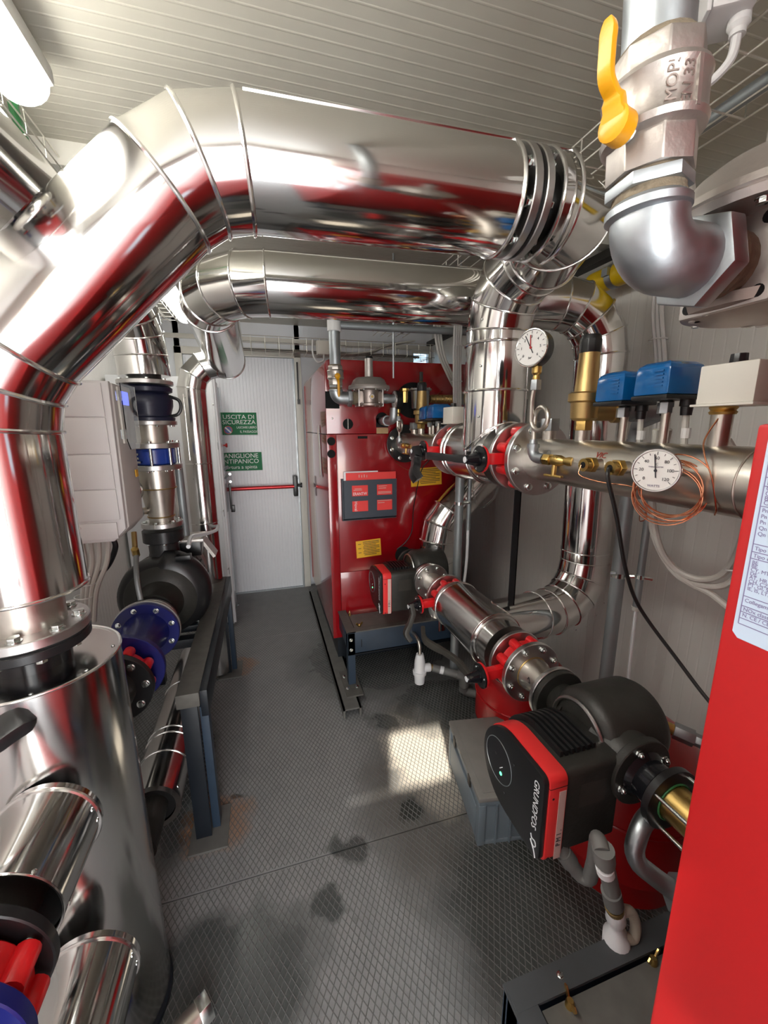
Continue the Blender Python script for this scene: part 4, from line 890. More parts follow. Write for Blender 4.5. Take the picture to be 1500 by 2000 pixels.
def label_sheet(x0, x1, z0, z1, tilt, label):
    c = V(((x0+x1)/2, BY0-.0016, (z0+z1)/2)); r = V((math.cos(tilt), 0, math.sin(tilt))); u = V((-math.sin(tilt), 0, math.cos(tilt))); w_, h_ = (x1-x0)/2, (z1-z0)/2
    t = thing('warning_label', label, 'label', c-u*h_); part(t, 'sheet', MB().obox(c, r*w_, (0, .0006, 0), u*h_), 'yellowl')
    for k in range(9): part(t, 'print_line', MB().obox(c+r*(w_*.22-(.1*w_ if k % 3 == 2 else 0))+u*(h_*(.8-.19*k))+V((0, -.0008, 0)), r*w_*(.66 if k % 3 != 2 else .5), (0, .0002, 0), u*h_*.035), 'dusty')
    for k in range(3): part(t, 'print_line', MB().obox(c-r*w_*.72+u*(h_*(.6-.5*k))+V((0, -.0008, 0)), r*w_*.12, (0, .0002, 0), u*h_*.03), 'dusty')
label_sheet(.490, .642, .703, .808, .05, 'yellow printed label low on the far boiler front')
label_sheet(.832, 1.03, 1.118, 1.226, .04, 'yellow printed label on the far boiler partly behind a hanging black lever')
cable('thin_wire', [(.842, 2.255, 1.58), (.90, 2.25, 1.66), (.96, 2.25, 1.64), (1.02, 2.25, 1.67)], .0012, 'copper', 'thin copper wire arching over the far round hole')
cable('thin_wire', [(.69, 2.20, 1.36), (.72, 2.24, 1.28), (.80, 2.255, 1.22), (.84, 2.255, 1.225)], .0012, 'copper', 'thin copper wire drooping from the far manifold flange')
cable('black_cable', [(.818, 1.95, 1.30), (.832, 2.1, 1.22), (.836, 2.22, 1.0), (.838, 2.25, .85), (.80, 2.25, .78), (.74, 2.25, .735)], .003, 'cableb', 'thin black cable hanging down the far boiler front')
# frames that carry the boilers' front ends
def frame(y0, y1, x0, x1, zt, label, foot):
    t = thing('support_stand', label, 'stand', ((x0+x1)/2, (y0+y1)/2, 0))
    part(t, 'front_beam', MB().box((x0, y0 if foot else y1-.012, zt-.13), (x1, y0+.012 if foot else y1, zt)), 'frame', .002)
    ye = y0 if foot else y1
    part(t, 'front_lip', MB().box((x0, min(ye, ye+(.04 if foot else -.04)), zt-.132), (x1, max(ye, ye+(.04 if foot else -.04)), zt-.122)), 'framed')
    part(t, 'side_beam', MB().box((x0, y0+.012, zt-.10), (x0+.012, y1-.012, zt)), 'frame', .002)
    part(t, 'side_flange', MB().box((x0-.004, y0, zt), (x0+.045, y1, zt+.006)), 'dust' if foot else 'slate')
    part(t, 'front_flange', MB().box((x0, (y0 if foot else y1-.045), zt), (x1, (y0+.045 if foot else y1), zt+.007)), 'dust' if foot else 'slate')
    part(t, 'access_plate', MB().box((x0+.052, y0+.05, zt-.012), (x1, y1-.05, zt-.006)), 'plate')
    if not foot:
        for wx in (x0+.115, x0+.27): inst(t, 'bolt', BOLT, (wx, y1-.022, zt+.007), (0, 0, 1), .007)
    legs = ((x0, y0),) if foot else ((x0, y1-.045),)
    for lx, ly in legs:
        part(t, 'leg', MB().box((lx, ly, .055), (lx+.008, ly+.045, zt-.001)).box((lx+.008, ly, .055), (lx+.04, ly+.008, zt-.001)), 'frame')
    if foot:
        part(t, 'foot_plate', MB().box((x0-.03, y0-.10, .052), (x0+.06, y0+.14, .060)), 'dust')
        for dx, dyy in ((-.012, -.03), (.04, -.03), (-.012, .08), (.04, .08)): inst(t, 'bolt', BOLT, (x0+dx, y0+dyy, .060), (0, 0, 1), .010)
        for zz in (zt-.04, zt-.10): inst(t, 'bolt', BOLT, (x0+.018, y0, zz), (0, -1, 0), .010)
        part(t, 'slot', MB().box((x0+.075, y0-.001, zt-.09), (x0+.079, y0+.001, zt-.045)), 'hole')
    pts = ((x0+.10, y0+.09, 0), (x0+.30, y0+.20, 1)) if foot else ((x0+.10, y1-.11, 0), (x0+.33, y1-.085, 1))
    pts = ((.455, 2.06, 0), (.43, 2.21, 1)) if foot else ((.502, .448, 1), (.715, .452, 0))
    for wx, wy, k in pts:
        nt_ = MB(); part(t, 'wing_nut', MB().lathe((wx, wy, zt-.006), (0, 0, 1), [(0, .009), (.010, .008), (.014, .006)], 12), 'brass')
        a = V((.018, .004, 0)) if k == 0 else V((.004, .018, 0))
        for s_ in (-1, 1): part(t, 'wing', MB().sweep(curve([V((wx, wy, zt+.001)), V((wx, wy, zt+.006))+a*s_*.55, V((wx, wy, zt+.017))+a*s_], 4), a.cross(V((0, 0, 1))), [.004, .006, .008, .010, .011, .012, .012, .011, .008], .003), 'brass')
    return t
ff = frame(1.985, 2.262, .372, 1.15, .37, 'slate blue steel frame under the front of the far boiler', True)
single('floor_rail', MB().box((.305, 1.80, 0), (.315, 3.40, .052)).box((.39, 1.80, 0), (.40, 3.40, .052)).box((.305, 1.80, .044), (.40, 3.40, .052)), 'plate', 'long dark channel rail on the floor along the far boiler', 'rail')
# flue of the far boiler
fx_ = thing('flue_pipe', 'mirror bright flue elbow rising in front of the far boiler', 'flue', (.93, 2.08, .30))
pf = fillet([(.93, 2.08, .30), (.93, 2.08, .92), (1.40, 2.08, 1.36), (1.40, 2.12, 1.9)], [.22, .15], 2)
duct(fx_, pf, .098, beads=[1, 2, 3], bead_r=.006)
for z in (.70, .62): part(fx_, 'bead', MB().tube(ringpts((.93, 2.08, z), (0, 0, 1), .099, 36), .005, 8, closed=True), 'bead')
part(fx_, 'clip', MB().box((.826, 2.04, .805), (.842, 2.06, .83)), 'bead'); part(fx_, 'yellow_tag', MB().box((.838, 2.02, .67), (.850, 2.03, .79)), 'yellowl')

# ================================================================== NEAR BOILER
NX, NY = .3435, .2105
nb_ = thing('boiler', 'near bright red boiler cabinet filling the right edge, with a pale rating plate', 'boiler', (.75, -.2, 0))
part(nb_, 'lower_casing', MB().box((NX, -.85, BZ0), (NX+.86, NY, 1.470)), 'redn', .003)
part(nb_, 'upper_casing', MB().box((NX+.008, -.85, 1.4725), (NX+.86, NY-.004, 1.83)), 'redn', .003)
part(nb_, 'base', MB().box((NX+.03, -.82, .035), (NX+.83, NY-.03, BZ0)), 'framed')
rp = thing('rating_plate', 'pale blue rating plate with ruled lines on the near red boiler', 'rating plate', (NX-.001, .11, 1.31))
py1, pz0, pz1 = NY-.0085, 1.308, 1.467; py0 = py1-.12
poly = [(py1, pz0+.004), (py1-.004, pz0), (py0, pz0), (py0, pz1), (py1-.004, pz1), (py1, pz1-.004)]
part(rp, 'plate', MB().prism(poly, (NX-.0006, 0, 0), (0, 1, 0), (0, 0, 1), (.0006, 0, 0)), 'platew')
def pz(py): return 1.467-(py-845)/(1245-845)*(1.467-1.308)*1.0
for py in (886, 931, 947, 984, 1055, 1070, 1083, 1158, 1178, 1190, 1203, 1215): part(rp, 'ruled_line', MB().box((NX-.0008, py0, pz(py)-.0003), (NX-.0006, py1-.003, pz(py)+.0003)), 'inkp')
part(rp, 'ruled_line', MB().box((NX-.0008, py1-.0033, pz(1215)), (NX-.0006, py1-.0027, pz(886))), 'inkp')
for s_, py, sz in (('Ve', 895, .0042), ('Da', 903, .0042), ('Vo', 912, .0042), ('Da', 922, .0042), ('Ma', 934, .0040), ('Ma', 941, .0040), ('Caldaia', 951, .0042), ('Combustibile', 960, .0042), ('Bre', 969, .0042), ('Chaudiere', 977, .0042), ('Pn', 991, .0036), ('Pn (80', 1002, .0036), ('Pn (', 1013, .0036), ('Qn (Hi)', 1024, .0036), ('Qn (Hs)', 1035, .0036), ('Tipo di caldaia', 1063, .0036), ('Tipo di gas', 1077, .0036), ('BE', 1090, .0034), ('BE', 1097, .0034), ('CY, MT', 1104, .0034), ('DE', 1112, .0034), ('AT, HR', 1119, .0034), ('CH, CZ, FI', 1127, .0034), ('PT, GI, SK', 1134, .0034), ('IE, IS, LT, NO', 1142, .0034), ('Collegamento', 1166, .0036), ('NOx classe / NO', 1184, .0036), ('N. CE / CE No', 1196, .0036)):
    text(rp, s_, (NX-.0007, py1-.0045, pz(py)), (0, -1, 0), UZ, sz*1.15, 'inkp', align='LEFT', ext=.0001, sx=.95)
frame(.2105, .507, .394, 1.15, .37, 'slate blue steel frame with a dark access plate at the bottom right', False)
# grey pipe adapter and elbow under the near pump
t = thing('pipe_elbow', 'grey galvanised pipe bend with a hex nut under the brass union', 'pipe', (.80, .52, .45))
part(t, 'bend', MB().tube(fillet([(.80, .56, .60), (.75, .545, .605), (.715, .53, .54), (.765, .50, .50), (.80, .48, .475)], .04, 5), .020, 14), 'galv')
part(t, 'hex_nut', MB().cyl((.795, .483, .480), (.822, .466, .462), .042, n=6), 'galv', .003); part(t, 'collar', MB().cyl((.822, .466, .462), (.845, .45, .445), .050, n=32), 'flange'); part(t, 'rubber_ring', MB().cyl((.845, .45, .445), (.875, .43, .425), .060, n=32), 'black')

# ================================================================== GAS TRAINS
def gas_train(x0, y0, z0, where, near):
    g = lambda z: z0+z
    ln_ = .075 if near else 0.; AXV = V((-ln_, 0, 1)); C = lambda z: V((x0-ln_*z, y0, z0+z))
    t = thing('gas_pipe', f'vertical galvanised gas pipe dropping to the yellow-levered valve {where}', 'pipe', (x0, y0, g(.155)))
    part(t, 'pipe', MB().cyl(C(.150), C((2.29 if near else 1.985)-z0), .0275, n=28), 'galv')
    part(t, 'hemp', MB().lathe(C(.147), AXV, [(0, .031), (.006, .0335), (.012, .029)], 20), 'hemp')
    if not near: part(t, 'top_collar', MB().lathe((x0, y0, 1.925), (0, 0, 1), [(0, .031), (.004, .034), (.05, .034), (.06, .030)], 24), 'white')
    v = thing('gas_valve', f'brass ball valve with a yellow lever {where}', 'valve', (x0, y0, g(.06)))
    part(v, 'top_hex', MB().cyl(C(.132), C(.152), .0375, n=8, ph=.2), 'nickel', .0015)
    part(v, 'valve_body', MB().lathe(C(.088), AXV, [(0, .036), (.003, .0405), (.008, .042), (.012, .040), (.036, .040), (.040, .042), (.044, .0405), (.047, .036)], 40), 'nickel')
    part(v, 'lower_hex', MB().cyl(C(.062), C(.090), .0365, n=8, ph=.2), 'nickel', .0015)
    sd, fw = (V((-1, 0, 0)), V((0, -1, 0))) if near else (V((0, -1, 0)), V((-1, 0, 0)))
    if near: sd = V((-.97, -.25, 0)).normalized(); fw = V((.25, -.97, 0)).normalized()
    c = C(.087 if near else .100)
    part(v, 'stem', MB().cyl(c+sd*.038, c+sd*.060, .008, n=14), 'bolt')
    up = 1 if near else -1
    part(v, 'lever_hub', MB().lathe(c+sd*.044, sd, [(0, .011), (.002, .013), (.016, .013), (.018, .010)], 20), 'yellow')
    q = c+sd*.056
    part(v, 'lever', MB().sweep(curve([q, q+sd*.006+V((0, 0, .016*up)), q+sd*.018+V((0, 0, .026*up)), q+sd*.020+V((0, 0, (.044 if near else .055)*up)), q+sd*.020+V((0, 0, (.064 if near else .10)*up))], 5), sd, [.020]*3+[.016]*3+[.0115]*10+[.0115, .012, .012, .010, .006], [.010]*6+[.007]*15), 'yellow', .0015)
    part(v, 'wall_rib', MB().bar(C(.094)-V((0, .0405, 0)), C(.128)-V((0, .0405, 0)), .004, .003, (0, 1, 0)), 'nickel')
    if near: 
        pass
        for k, (s_, dz) in enumerate((('MOP5', .0), ('EN 331', .0))):
            a = 2.45-.32*(-1 if k else 1)*.6; n_ = V((math.cos(a+PI*.40), -abs(math.sin(a+PI*.40)), 0)).normalized()
            n_ = V((-.50, -.87, 0)).normalized() if k == 0 else V((-.22, -.975, 0)).normalized()
            text(v, s_, C(.112)+n_*.0405, UZ, n_.cross(V((0, 0, 1))), .012, 'castd', ext=.0006)
    e = thing('pipe_elbow', f'galvanised elbow and hex nipple below the gas valve {where}', 'elbow', (x0, y0, g(-.03)))
    part(e, 'thread', MB().lathe(C(.040), AXV, [(0, .0295), (.004, .031), (.008, .0295), (.016, .031), (.022, .030), (.030, .030)], 24), 'hemp')
    part(e, 'hex_nipple', MB().cyl(C(.050), C(.060), .036, n=6, ph=.4), 'galv', .001)
    part(e, 'collar', MB().lathe(C(.030), AXV, [(0, .031), (.003, .0355), (.009, .0355), (.013, .031)], 32), 'galv')
    part(e, 'bend', MB().tube(fillet([(x0, y0, g(.033)), (x0, y0, g(0)), (x0+.062, y0, g(0))], .030, 10), .0325, 28), 'galv')
    part(e, 'union_nut', MB().cyl((x0+.058, y0, g(0)), (x0+.078, y0, g(0)), .045, n=6, ph=.3), 'galv', .003)
    part(e, 'nipple', MB().lathe((x0+.077, y0, g(0)), (1, 0, 0), [(0, .031), (.006, .033), (.010, .030), (.014, .033), (.034, .031)], 24), 'hemp')
    xr = x0+.172
    r = thing('gas_regulator', f'cast aluminium gas pressure regulator with a domed top {where}', 'regulator', (xr, y0, g(-.06)))
    part(r, 'body', MB().lathe((xr, y0, g(-.036)), (0, 0, 1), [(0, .048), (.01, .052), (.06, .052), (.075, .058)], 32), 'castd')
    for s_ in (-1, 1):
        b = MB(); fxx = xr+s_*.062
        b.obox((fxx, y0, g(0)), (.004, 0, 0), (0, .044, 0), (0, 0, .042)); part(r, 'square_flange', b, 'cast', .002)
        for dy_ in (-.034, .034):
            for dz_ in (-.032, .032): part(r, 'flange_hole', MB().cyl((fxx-.0046*1, y0+dy_, g(dz_)), (fxx+.0046, y0+dy_, g(dz_)), .006, n=14), 'hole')
    part(r, 'inner_block', MB().box((xr-.058, y0-.034, g(-.034)), (xr+.058, y0+.034, g(.034))), 'castd', .003)
    part(r, 'bottom_cover', MB().lathe((xr, y0, g(-.042)), (0, 0, 1), [(0, .060), (.004, .074), (.014, .076), (.018, .060)], 40), 'castd')
    bolts(r, (xr, y0, g(-.038)), (0, 0, -1), .064, 6, .0055, .3); 
    for p in ringpts((xr, y0, g(-.036)), (0, 0, 1), .060, 4, .78): part(r, 'post', MB().cyl(p-V((0, 0, .006)), p+V((0, 0, .016)), .006, n=12), 'cast')
    part(r, 'diaphragm_rim', MB().lathe((xr, y0, g(.040)), (0, 0, 1), [(0, .080), (.003, .104), (.010, .107), (.012, .105), (.014, .107), (.022, .104)], 48), 'cast')
    part(r, 'dome', MB().lathe((xr, y0, g(.060)), (0, 0, 1), [(0, .100), (.006, .092), (.030, .080), (.040, .066), (.044, .024)], 48), 'cast')
    bolts(r, (xr, y0, g(.041)), (0, 0, -1), .095, 10, .0065, .2)
    part(r, 'spring_tube', MB().lathe((xr, y0, g(.10)), (0, 0, 1), [(0, .026), (.006, .0215), (.095, .0205), (.097, .019)], 28), 'cast')
    part(r, 'tube_cap', MB().lathe((xr, y0, g(.194)), (0, 0, 1), [(0, .022), (.004, .0225), (.010, .020), (.012, .014)], 24), 'black')
    part(r, 'vent_plug', MB().lathe((xr+.05, y0-.01, g(.088)), (0, 0, 1), [(0, .012), (.012, .010), (.016, .010)], 12), 'cast')
    part(r, 'test_port', MB().cyl((xr, y0-.050, g(.005)), (xr, y0-.060, g(.005)), .012, n=18), 'cast'); part(r, 'test_screw', MB().cyl((xr, y0-.058, g(.005)), (xr, y0-.064, g(.005)), .007, n=6), 'brass')
    return xr
gas_train(.360, .340, 1.628, 'at the upper right', True)
xr = gas_train(.368, 2.10, 1.612, 'before the far boiler', False)
t = thing('gas_filter', 'small grey gas filter with a bolted lid and brass cock before the far boiler', 'gas filter', (.80, 2.08, 1.57)); z = 1.612
part(t, 'inlet', MB().lathe((xr+.066, 2.10, z), (1, 0, 0), [(0, .022), (.03, .026), (.05, .022), (.12, .022)], 20), 'galv')
part(t, 'bowl', MB().lathe((.815, 2.08, z-.055), (0, 0, 1), [(0, .035), (.006, .045), (.06, .048), (.094, .050)], 32), 'galv')
part(t, 'lid', MB().lathe((.815, 2.08, z+.040), (0, 0, 1), [(0, .056), (.004, .060), (.010, .060), (.014, .050)], 32), 'galv'); bolts(t, (.815, 2.08, z+.052), (0, 0, 1), .052, 6, .005, .2)
part(t, 'brass_cock', MB().lathe((.815, 2.07, z+.05), (0, 0, 1), [(0, .012), (.02, .016), (.035, .010)], 12), 'brass'); part(t, 'cock_handle', MB().box((.805, 2.06, z+.085), (.822, 2.075, z+.135)), 'dusty', .004)
part(t, 'brass_tee', MB().lathe((.727, 2.08, z-.02), (0, 0, 1), [(0, .015), (.02, .018), (.055, .018), (.058, .024), (.07, .024)], 8), 'brass')
t = thing('flexible_hose', 'corrugated brass gas hose right of the far filter', 'hose', (.95, 2.09, 1.59))
pro = [(0, .022)]+[(.01+.0045*k, .0245 if k % 2 else .0215) for k in range(34)]+[(.17, .022)]
part(t, 'corrugated_tube', MB().lathe((.87, 2.09, z), (1, 0, 0), pro, 20), 'bronze'); part(t, 'end_nut', MB().cyl((1.04, 2.09, z), (1.075, 2.09, z), .034, n=6), 'galv', .002)
single('gas_pipe', MB().tube(fillet([(.37, 2.10, 1.955), (.40, 2.10, 1.955), (1.3, 2.06, 1.955)], .01, 2), .0175, 16), 'galvpipe', 'thin horizontal pipe just under the second overhead duct', 'pipe')
for x, y, zz0 in ((.672, 2.10, 1.715), (1.035, 2.09, 1.64)): single('threaded_rod', MB().cyl((x, y, zz0), (x, y, 2.30), .0048, n=8), 'galv', 'threaded hanger rod from the ceiling to the far gas ' + ('regulator' if x < 1 else 'hose nut'), 'rod')
t = thing('pipe_elbow', 'bright steel elbow poking out of the far boiler front', 'elbow', (.66, 2.2, 1.47))
part(t, 'bend', MB().tube(fillet([(.655, 2.262, 1.500), (.655, 2.15, 1.500), (.672, 2.10, 1.50), (.676, 2.10, 1.565)], .035, 6), .0225, 16), 'galv')
part(t, 'collar', MB().cyl((.655, 2.19, 1.5), (.655, 2.155, 1.5), .028, n=20), 'galv')
# yellow gas main under the ceiling at the right wall
t = thing('gas_main', 'yellow gas main with pipe clamp under the right ceiling edge', 'pipe', (1.45, 1.5, 2.03))
part(t, 'pipe', MB().cyl((1.45, .1, 2.078), (1.45, 1.62, 2.078), .046, n=28), 'yellowp'); part(t, 'clamp', MB().cyl((1.45, 1.485, 2.078), (1.45, 1.515, 2.078), .049, n=28), 'galv')
part(t, 'hanger', MB().cyl((1.45, 1.50, 2.12), (1.45, 1.50, 2.30), .016, n=16), 'galv'); part(t, 'clamp_lug', MB().box((1.39, 1.485, 2.07), (1.405, 1.515, 2.10)), 'galv')
part(t, 'backing_strip', MB().box((1.52, .1, 2.115), (1.545, 1.75, 2.14)), 'white')
# ================================================================== LEFT SIDE: separator tank
TX, TY, TR, TZ = -.482, .93, .150, 1.0
tk = thing('insulated_tank', 'shiny insulated vertical tank standing on the floor at lower left', 'tank', (TX, TY, 0))
b = MB(); b.lathe((TX, TY, .012), (0, 0, 1), [(0, TR-.004), (.02, TR), (TZ-.012, TR)], 64, cap=False); part(tk, 'jacket', b, 'jacket2', ang=70)
part(tk, 'top_plate', MB().lathe((TX, TY, TZ-.004), (0, 0, 1), [(0, TR), (.003, TR-.002), (.004, .05)], 64), 'jacket2')
part(tk, 'rim_bead', MB().tube(ringpts((TX, TY, TZ), (0, 0, 1), TR-.001, 64), .0032, 8, closed=True), 'bead')
for a in (-.55, .15, -1.2): inst(tk, 'rivet', RIVET, (TX+(TR-.014)*math.cos(a), TY+(TR-.014)*math.sin(a), TZ), (0, 0, 1), .0038)
part(tk, 'neck', MB().cyl((TX, TY, TZ), (TX, TY, 1.045), .064, n=36), 'blackg')
part(tk, 'base_ring', MB().cyl((TX, TY, 0), (TX, TY, .014), TR+.004, n=48), 'framed')
t = thing('pipe_flange', 'bolted pair of flanges, steel over black, on top of the shiny tank', 'flange', (TX, TY, 1.05))
flange(t, (TX, TY, 1.050), (0, 0, 1), .102, .020, 'black', nb=8, bs=.0125, bR=.085, side=-1, ph=.2)
part(t, 'gasket', MB().cyl((TX, TY, 1.060), (TX, TY, 1.065), .099, n=40), 'hole')
flange(t, (TX, TY, 1.075), (0, 0, 1), .104, .020, 'flange', nb=8, bs=.0135, bR=.085, ph=.2)
part(t, 'stub', MB().cyl((TX, TY, 1.08), (TX, TY, 1.16), .066, n=36), 'stainless')
def nozzle(x, z, y0, label):
    t = thing('nozzle_jacket', label, 'pipe jacket', (x, y0, z-.09)); r = .083
    b = MB(); b.lathe((x, y0, z), (0, 1, 0), [(0, r-.003), (.001, r), (.165, r)], 44, cap=False); part(t, 'jacket', b, 'jacket')
    b = MB(); b.lathe((x, y0+.012, z), (0, 1, 0), [(0, r-.004), (.10, r-.006), (.101, .05)], 44, cap=False); part(t, 'lining', b, 'galvpipe')
    part(t, 'end_bead', MB().tube(ringpts((x, y0, z), (0, 1, 0), r-.001, 44), .0022, 6, closed=True), 'bead'); part(t, 'collar_bead', MB().tube(ringpts((x, y0+.15, z), (0, 1, 0), r+.001, 44), .003, 6, closed=True), 'bead')
    for a, yy in ((.35, .138), (.05, .138), (-.35, .02), (.9, .006)): inst(t, 'rivet', RIVET, (x+r*math.cos(a), y0+yy, z+r*math.sin(a)), (math.cos(a), 0, math.sin(a)), .0042)
    part(t, 'pipe', MB().cyl((x, y0-.05, z), (x, y0+.13, z), .045, n=32), 'blackm')
    return t
n1 = nozzle(-.428, .745, .615, 'upper open-ended shiny jacket around a pipe on the tank front')
n2 = nozzle(-.40, .395, .600, 'lower shiny pipe jacket at the bottom left edge of the tank')
t = thing('pipe_flange', 'black flange ahead of the upper open jacket, lower left', 'flange', (-.428, .56, .66)); flange(t, (-.428, .556, .745), (0, 1, 0), .098, .018, 'black', nb=6, bs=.008, side=-1)
bv5 = butterfly('red butterfly valve cut by the lower left edge, black lever raised beside the tank', (-.428, .515, .745), (0, 1, 0), .104, (-.96, 0, .28), (0, .3, .95), .16)
t = thing('pipe_flange', 'blue flange in the bottom left corner below the red valve lugs', 'flange', (-.428, .46, .66)); flange(t, (-.428, .470, .745), (0, 1, 0), .108, .02, 'blue', nb=0); part(t, 'blue_spool', MB().cyl((-.428, .18, .745), (-.428, .465, .745), .075, n=32), 'blue')
lv = thing('valve_lever', 'black ribbed lever end poking in at the left edge before the tank', 'lever', (-.36, .52, 1.05))
part(lv, 'grip', MB().sweep(curve([(-.46, .47, 1.055), (-.40, .49, 1.085), (-.345, .52, 1.104), (-.318, .545, 1.113), (-.304, .56, 1.112)], 5), (0, -.3, 1), [.034]*12+[.037]*6+[.036, .030, .022], [.020]*17+[.018, .016, .013, .009]), 'black', .004)
for k in range(4): part(lv, 'grip_rib', MB().box((-.395+.02*k, .488+.010*k, 1.066+.008*k), (-.386+.02*k, .505+.010*k, 1.074+.008*k)), 'black', .002)
t = thing('pipe_fitting', 'bright steel union with a hex nut on the floor at the tank foot', 'fitting', (-.25, .82, 0))
part(t, 'body', MB().cyl((-.30, .79, .045), (-.245, .825, .045), .030, n=24), 'stainless'); part(t, 'hex_nut', MB().cyl((-.247, .824, .045), (-.222, .840, .045), .036, n=6), 'bolt', .003); part(t, 'blue_end', MB().cyl((-.345, .76, .045), (-.298, .79, .045), .024, n=20), 'blue'); part(t, 'foot', MB().box((-.29, .79, 0), (-.25, .82, .022)), 'framed')

# ------------------------------------------------------------------ blue line from the tank to the pump
AX, AZ = -.472, .712
def axfl(y, R, th, m, label, **k): return fl_thing(label, (AX, y, AZ), (0, 1, 0), R, th, m, **k)
single('tank_nozzle', MB().cyl((AX, 1.06, AZ), (AX, 1.24, AZ), .062, n=32), 'blackm', 'short black pipe between the tank and the red valve on the blue line', 'pipe')
axfl(1.250, .108, .022, 'black', 'black bolted flange behind the tank on the blue line', nb=8, bs=.012, bR=.088, side=-1, ph=.1)
bv6 = butterfly('red butterfly valve squeezed between black and blue flanges behind the tank', (AX, 1.30, AZ), (0, 1, 0), .105, (-1, 0, .15), (-.1, .1, 1), .25, lm='dusty')
sp = thing('blue_spool', 'dark blue cast spool with two round flanges below the left pump', 'pipe', (AX, 1.48, AZ-.12))
flange(sp, (AX, 1.352, AZ), (0, 1, 0), .118, .022, 'blue', nb=0)
part(sp, 'barrel', MB().lathe((AX, 1.36, AZ), (0, 1, 0), [(0, .088), (.03, .070), (.10, .062), (.20, .070), (.245, .084)], 36), 'blue')
flange(sp, (AX, 1.606, AZ), (0, 1, 0), .116, .020, 'blue', nb=8, bs=.0105, bR=.096, side=-1, ph=.3)
fp2 = fl_thing('bright steel flange on the left pump suction', (AX, 1.622, AZ+.002), (0, 1, 0), .118, .012, 'flange', nb=0)
axfl(1.70, .092, .016, 'flange', 'inner steel flange against the black suction neck', nb=8, bs=.009, bR=.078, side=-1)
single('spacer_pipe', MB().cyl((AX, 1.628, AZ), (AX, 1.692, AZ), .058, n=30), 'stainless', 'short steel pipe between the two suction flanges of the left pump', 'pipe')
# left pump
lp_ = thing('inline_pump', 'big black centrifugal pump on the left frame with a grey motor behind', 'pump', (AX, 2.0, .60)); VY = 1.93
b = MB(); n = 56; prof = [(-.075, .62), (-.060, .86), (-.035, .97), (0, 1.0), (.035, .97), (.06, .86), (.075, .62)]
vs = []
for yo, s_ in prof:
    for i in range(n):
        a = 2*PI*i/n; R = .178+.030*((a-PI*.5) % (2*PI))/(2*PI); vs.append((AX+R*s_*math.cos(a), VY+yo, .735+R*s_*math.sin(a)))
fs = [(k*n+i, k*n+(i+1) % n, (k+1)*n+(i+1) % n, (k+1)*n+i) for k in range(len(prof)-1) for i in range(n)]+[tuple(range(n-1, -1, -1)), tuple(range((len(prof)-1)*n, len(prof)*n))]
part(lp_, 'volute', b.add(vs, fs), 'black', ang=50)
part(lp_, 'front_cover', MB().lathe((AX, VY-.062, .733), (0, -1, 0), [(0, .150), (.012, .140), (.030, .095), (.06, .082), (.145, .080)], 44), 'blackm')
part(lp_, 'suction_flange', MB().cyl((AX, 1.712, .713), (AX, 1.732, .713), .090, n=40), 'black')
part(lp_, 'discharge_neck', MB().lathe((AX+.01, VY+.05, .86), (0, 0, 1), [(0, .075), (.06, .062), (.125, .062)], 32), 'black')
part(lp_, 'discharge_flange', MB().lathe((AX+.01, VY+.06, .968), (0, 0, 1), [(0, .080), (.003, .084), (.052, .084), (.055, .080)], 40), 'black'); bolts(lp_, (AX+.01, VY+.06, .968), (0, 0, -1), .07, 6, .009, .3)
part(lp_, 'lantern', MB().lathe((AX, VY+.07, .735), (0, 1, 0), [(0, .165), (.02, .170), (.03, .150), (.07, .12)], 40), 'blackm')
part(lp_, 'motor', MB().lathe((AX, VY+.12, .735), (0, 1, 0), [(0, .118), (.20, .118)], 40), 'blackm')
for k in range(20):
    a = 2*PI*k/20+.1; d = V((math.cos(a), 0, math.sin(a)))
    part(lp_, 'motor_fin', MB().obox(V((AX, VY+.22, .735))+d*.122, d*.010, V((0, .095, 0)), d.cross(V((0, 1, 0)))*.0025), 'blackm')
part(lp_, 'fan_cowl', MB().lathe((AX, VY+.31, .735), (0, 1, 0), [(0, .134), (.05, .136), (.06, .12)], 40), 'cast')
part(lp_, 'terminal_box', MB().box((AX+.02, VY+.13, .86), (AX+.15, VY+.27, .93)), 'black', .006); part(lp_, 'terminal_lid', MB().box((AX+.005, VY+.12, .93), (AX+.165, VY+.28, .945)), 'cast', .004)
part(lp_, 'eye_plate', MB().obox((AX+.165, VY+.27, .87), (.006, 0, .004), (0, .05, 0), (-.03, 0, .05)), 'cast')
part(lp_, 'foot', MB().box((AX-.12, VY-.05, .555), (AX+.16, VY+.10, .585)), 'framed', .004); part(lp_, 'foot_web', MB().box((AX-.03, VY-.03, .57), (AX+.03, VY+.06, .66)), 'black')
part(lp_, 'side_lug', MB().box((AX+.075, VY-.075, .905), (AX+.135, VY-.03, .925)), 'black', .003)
inst(lp_, 'bolt', BOLT, (AX+.135, VY-.02, .585), (0, 0, 1), .016)
cable('motor_cable', [(-.33, 1.80, .98), (-.34, 1.95, .985), (-.31, 2.1, .955), (-.27, 2.3, .93), (-.31, 2.55, .92), (-.42, 2.7, .92)], .009, 'cab', 'thick white cable crossing over the left pump motor')
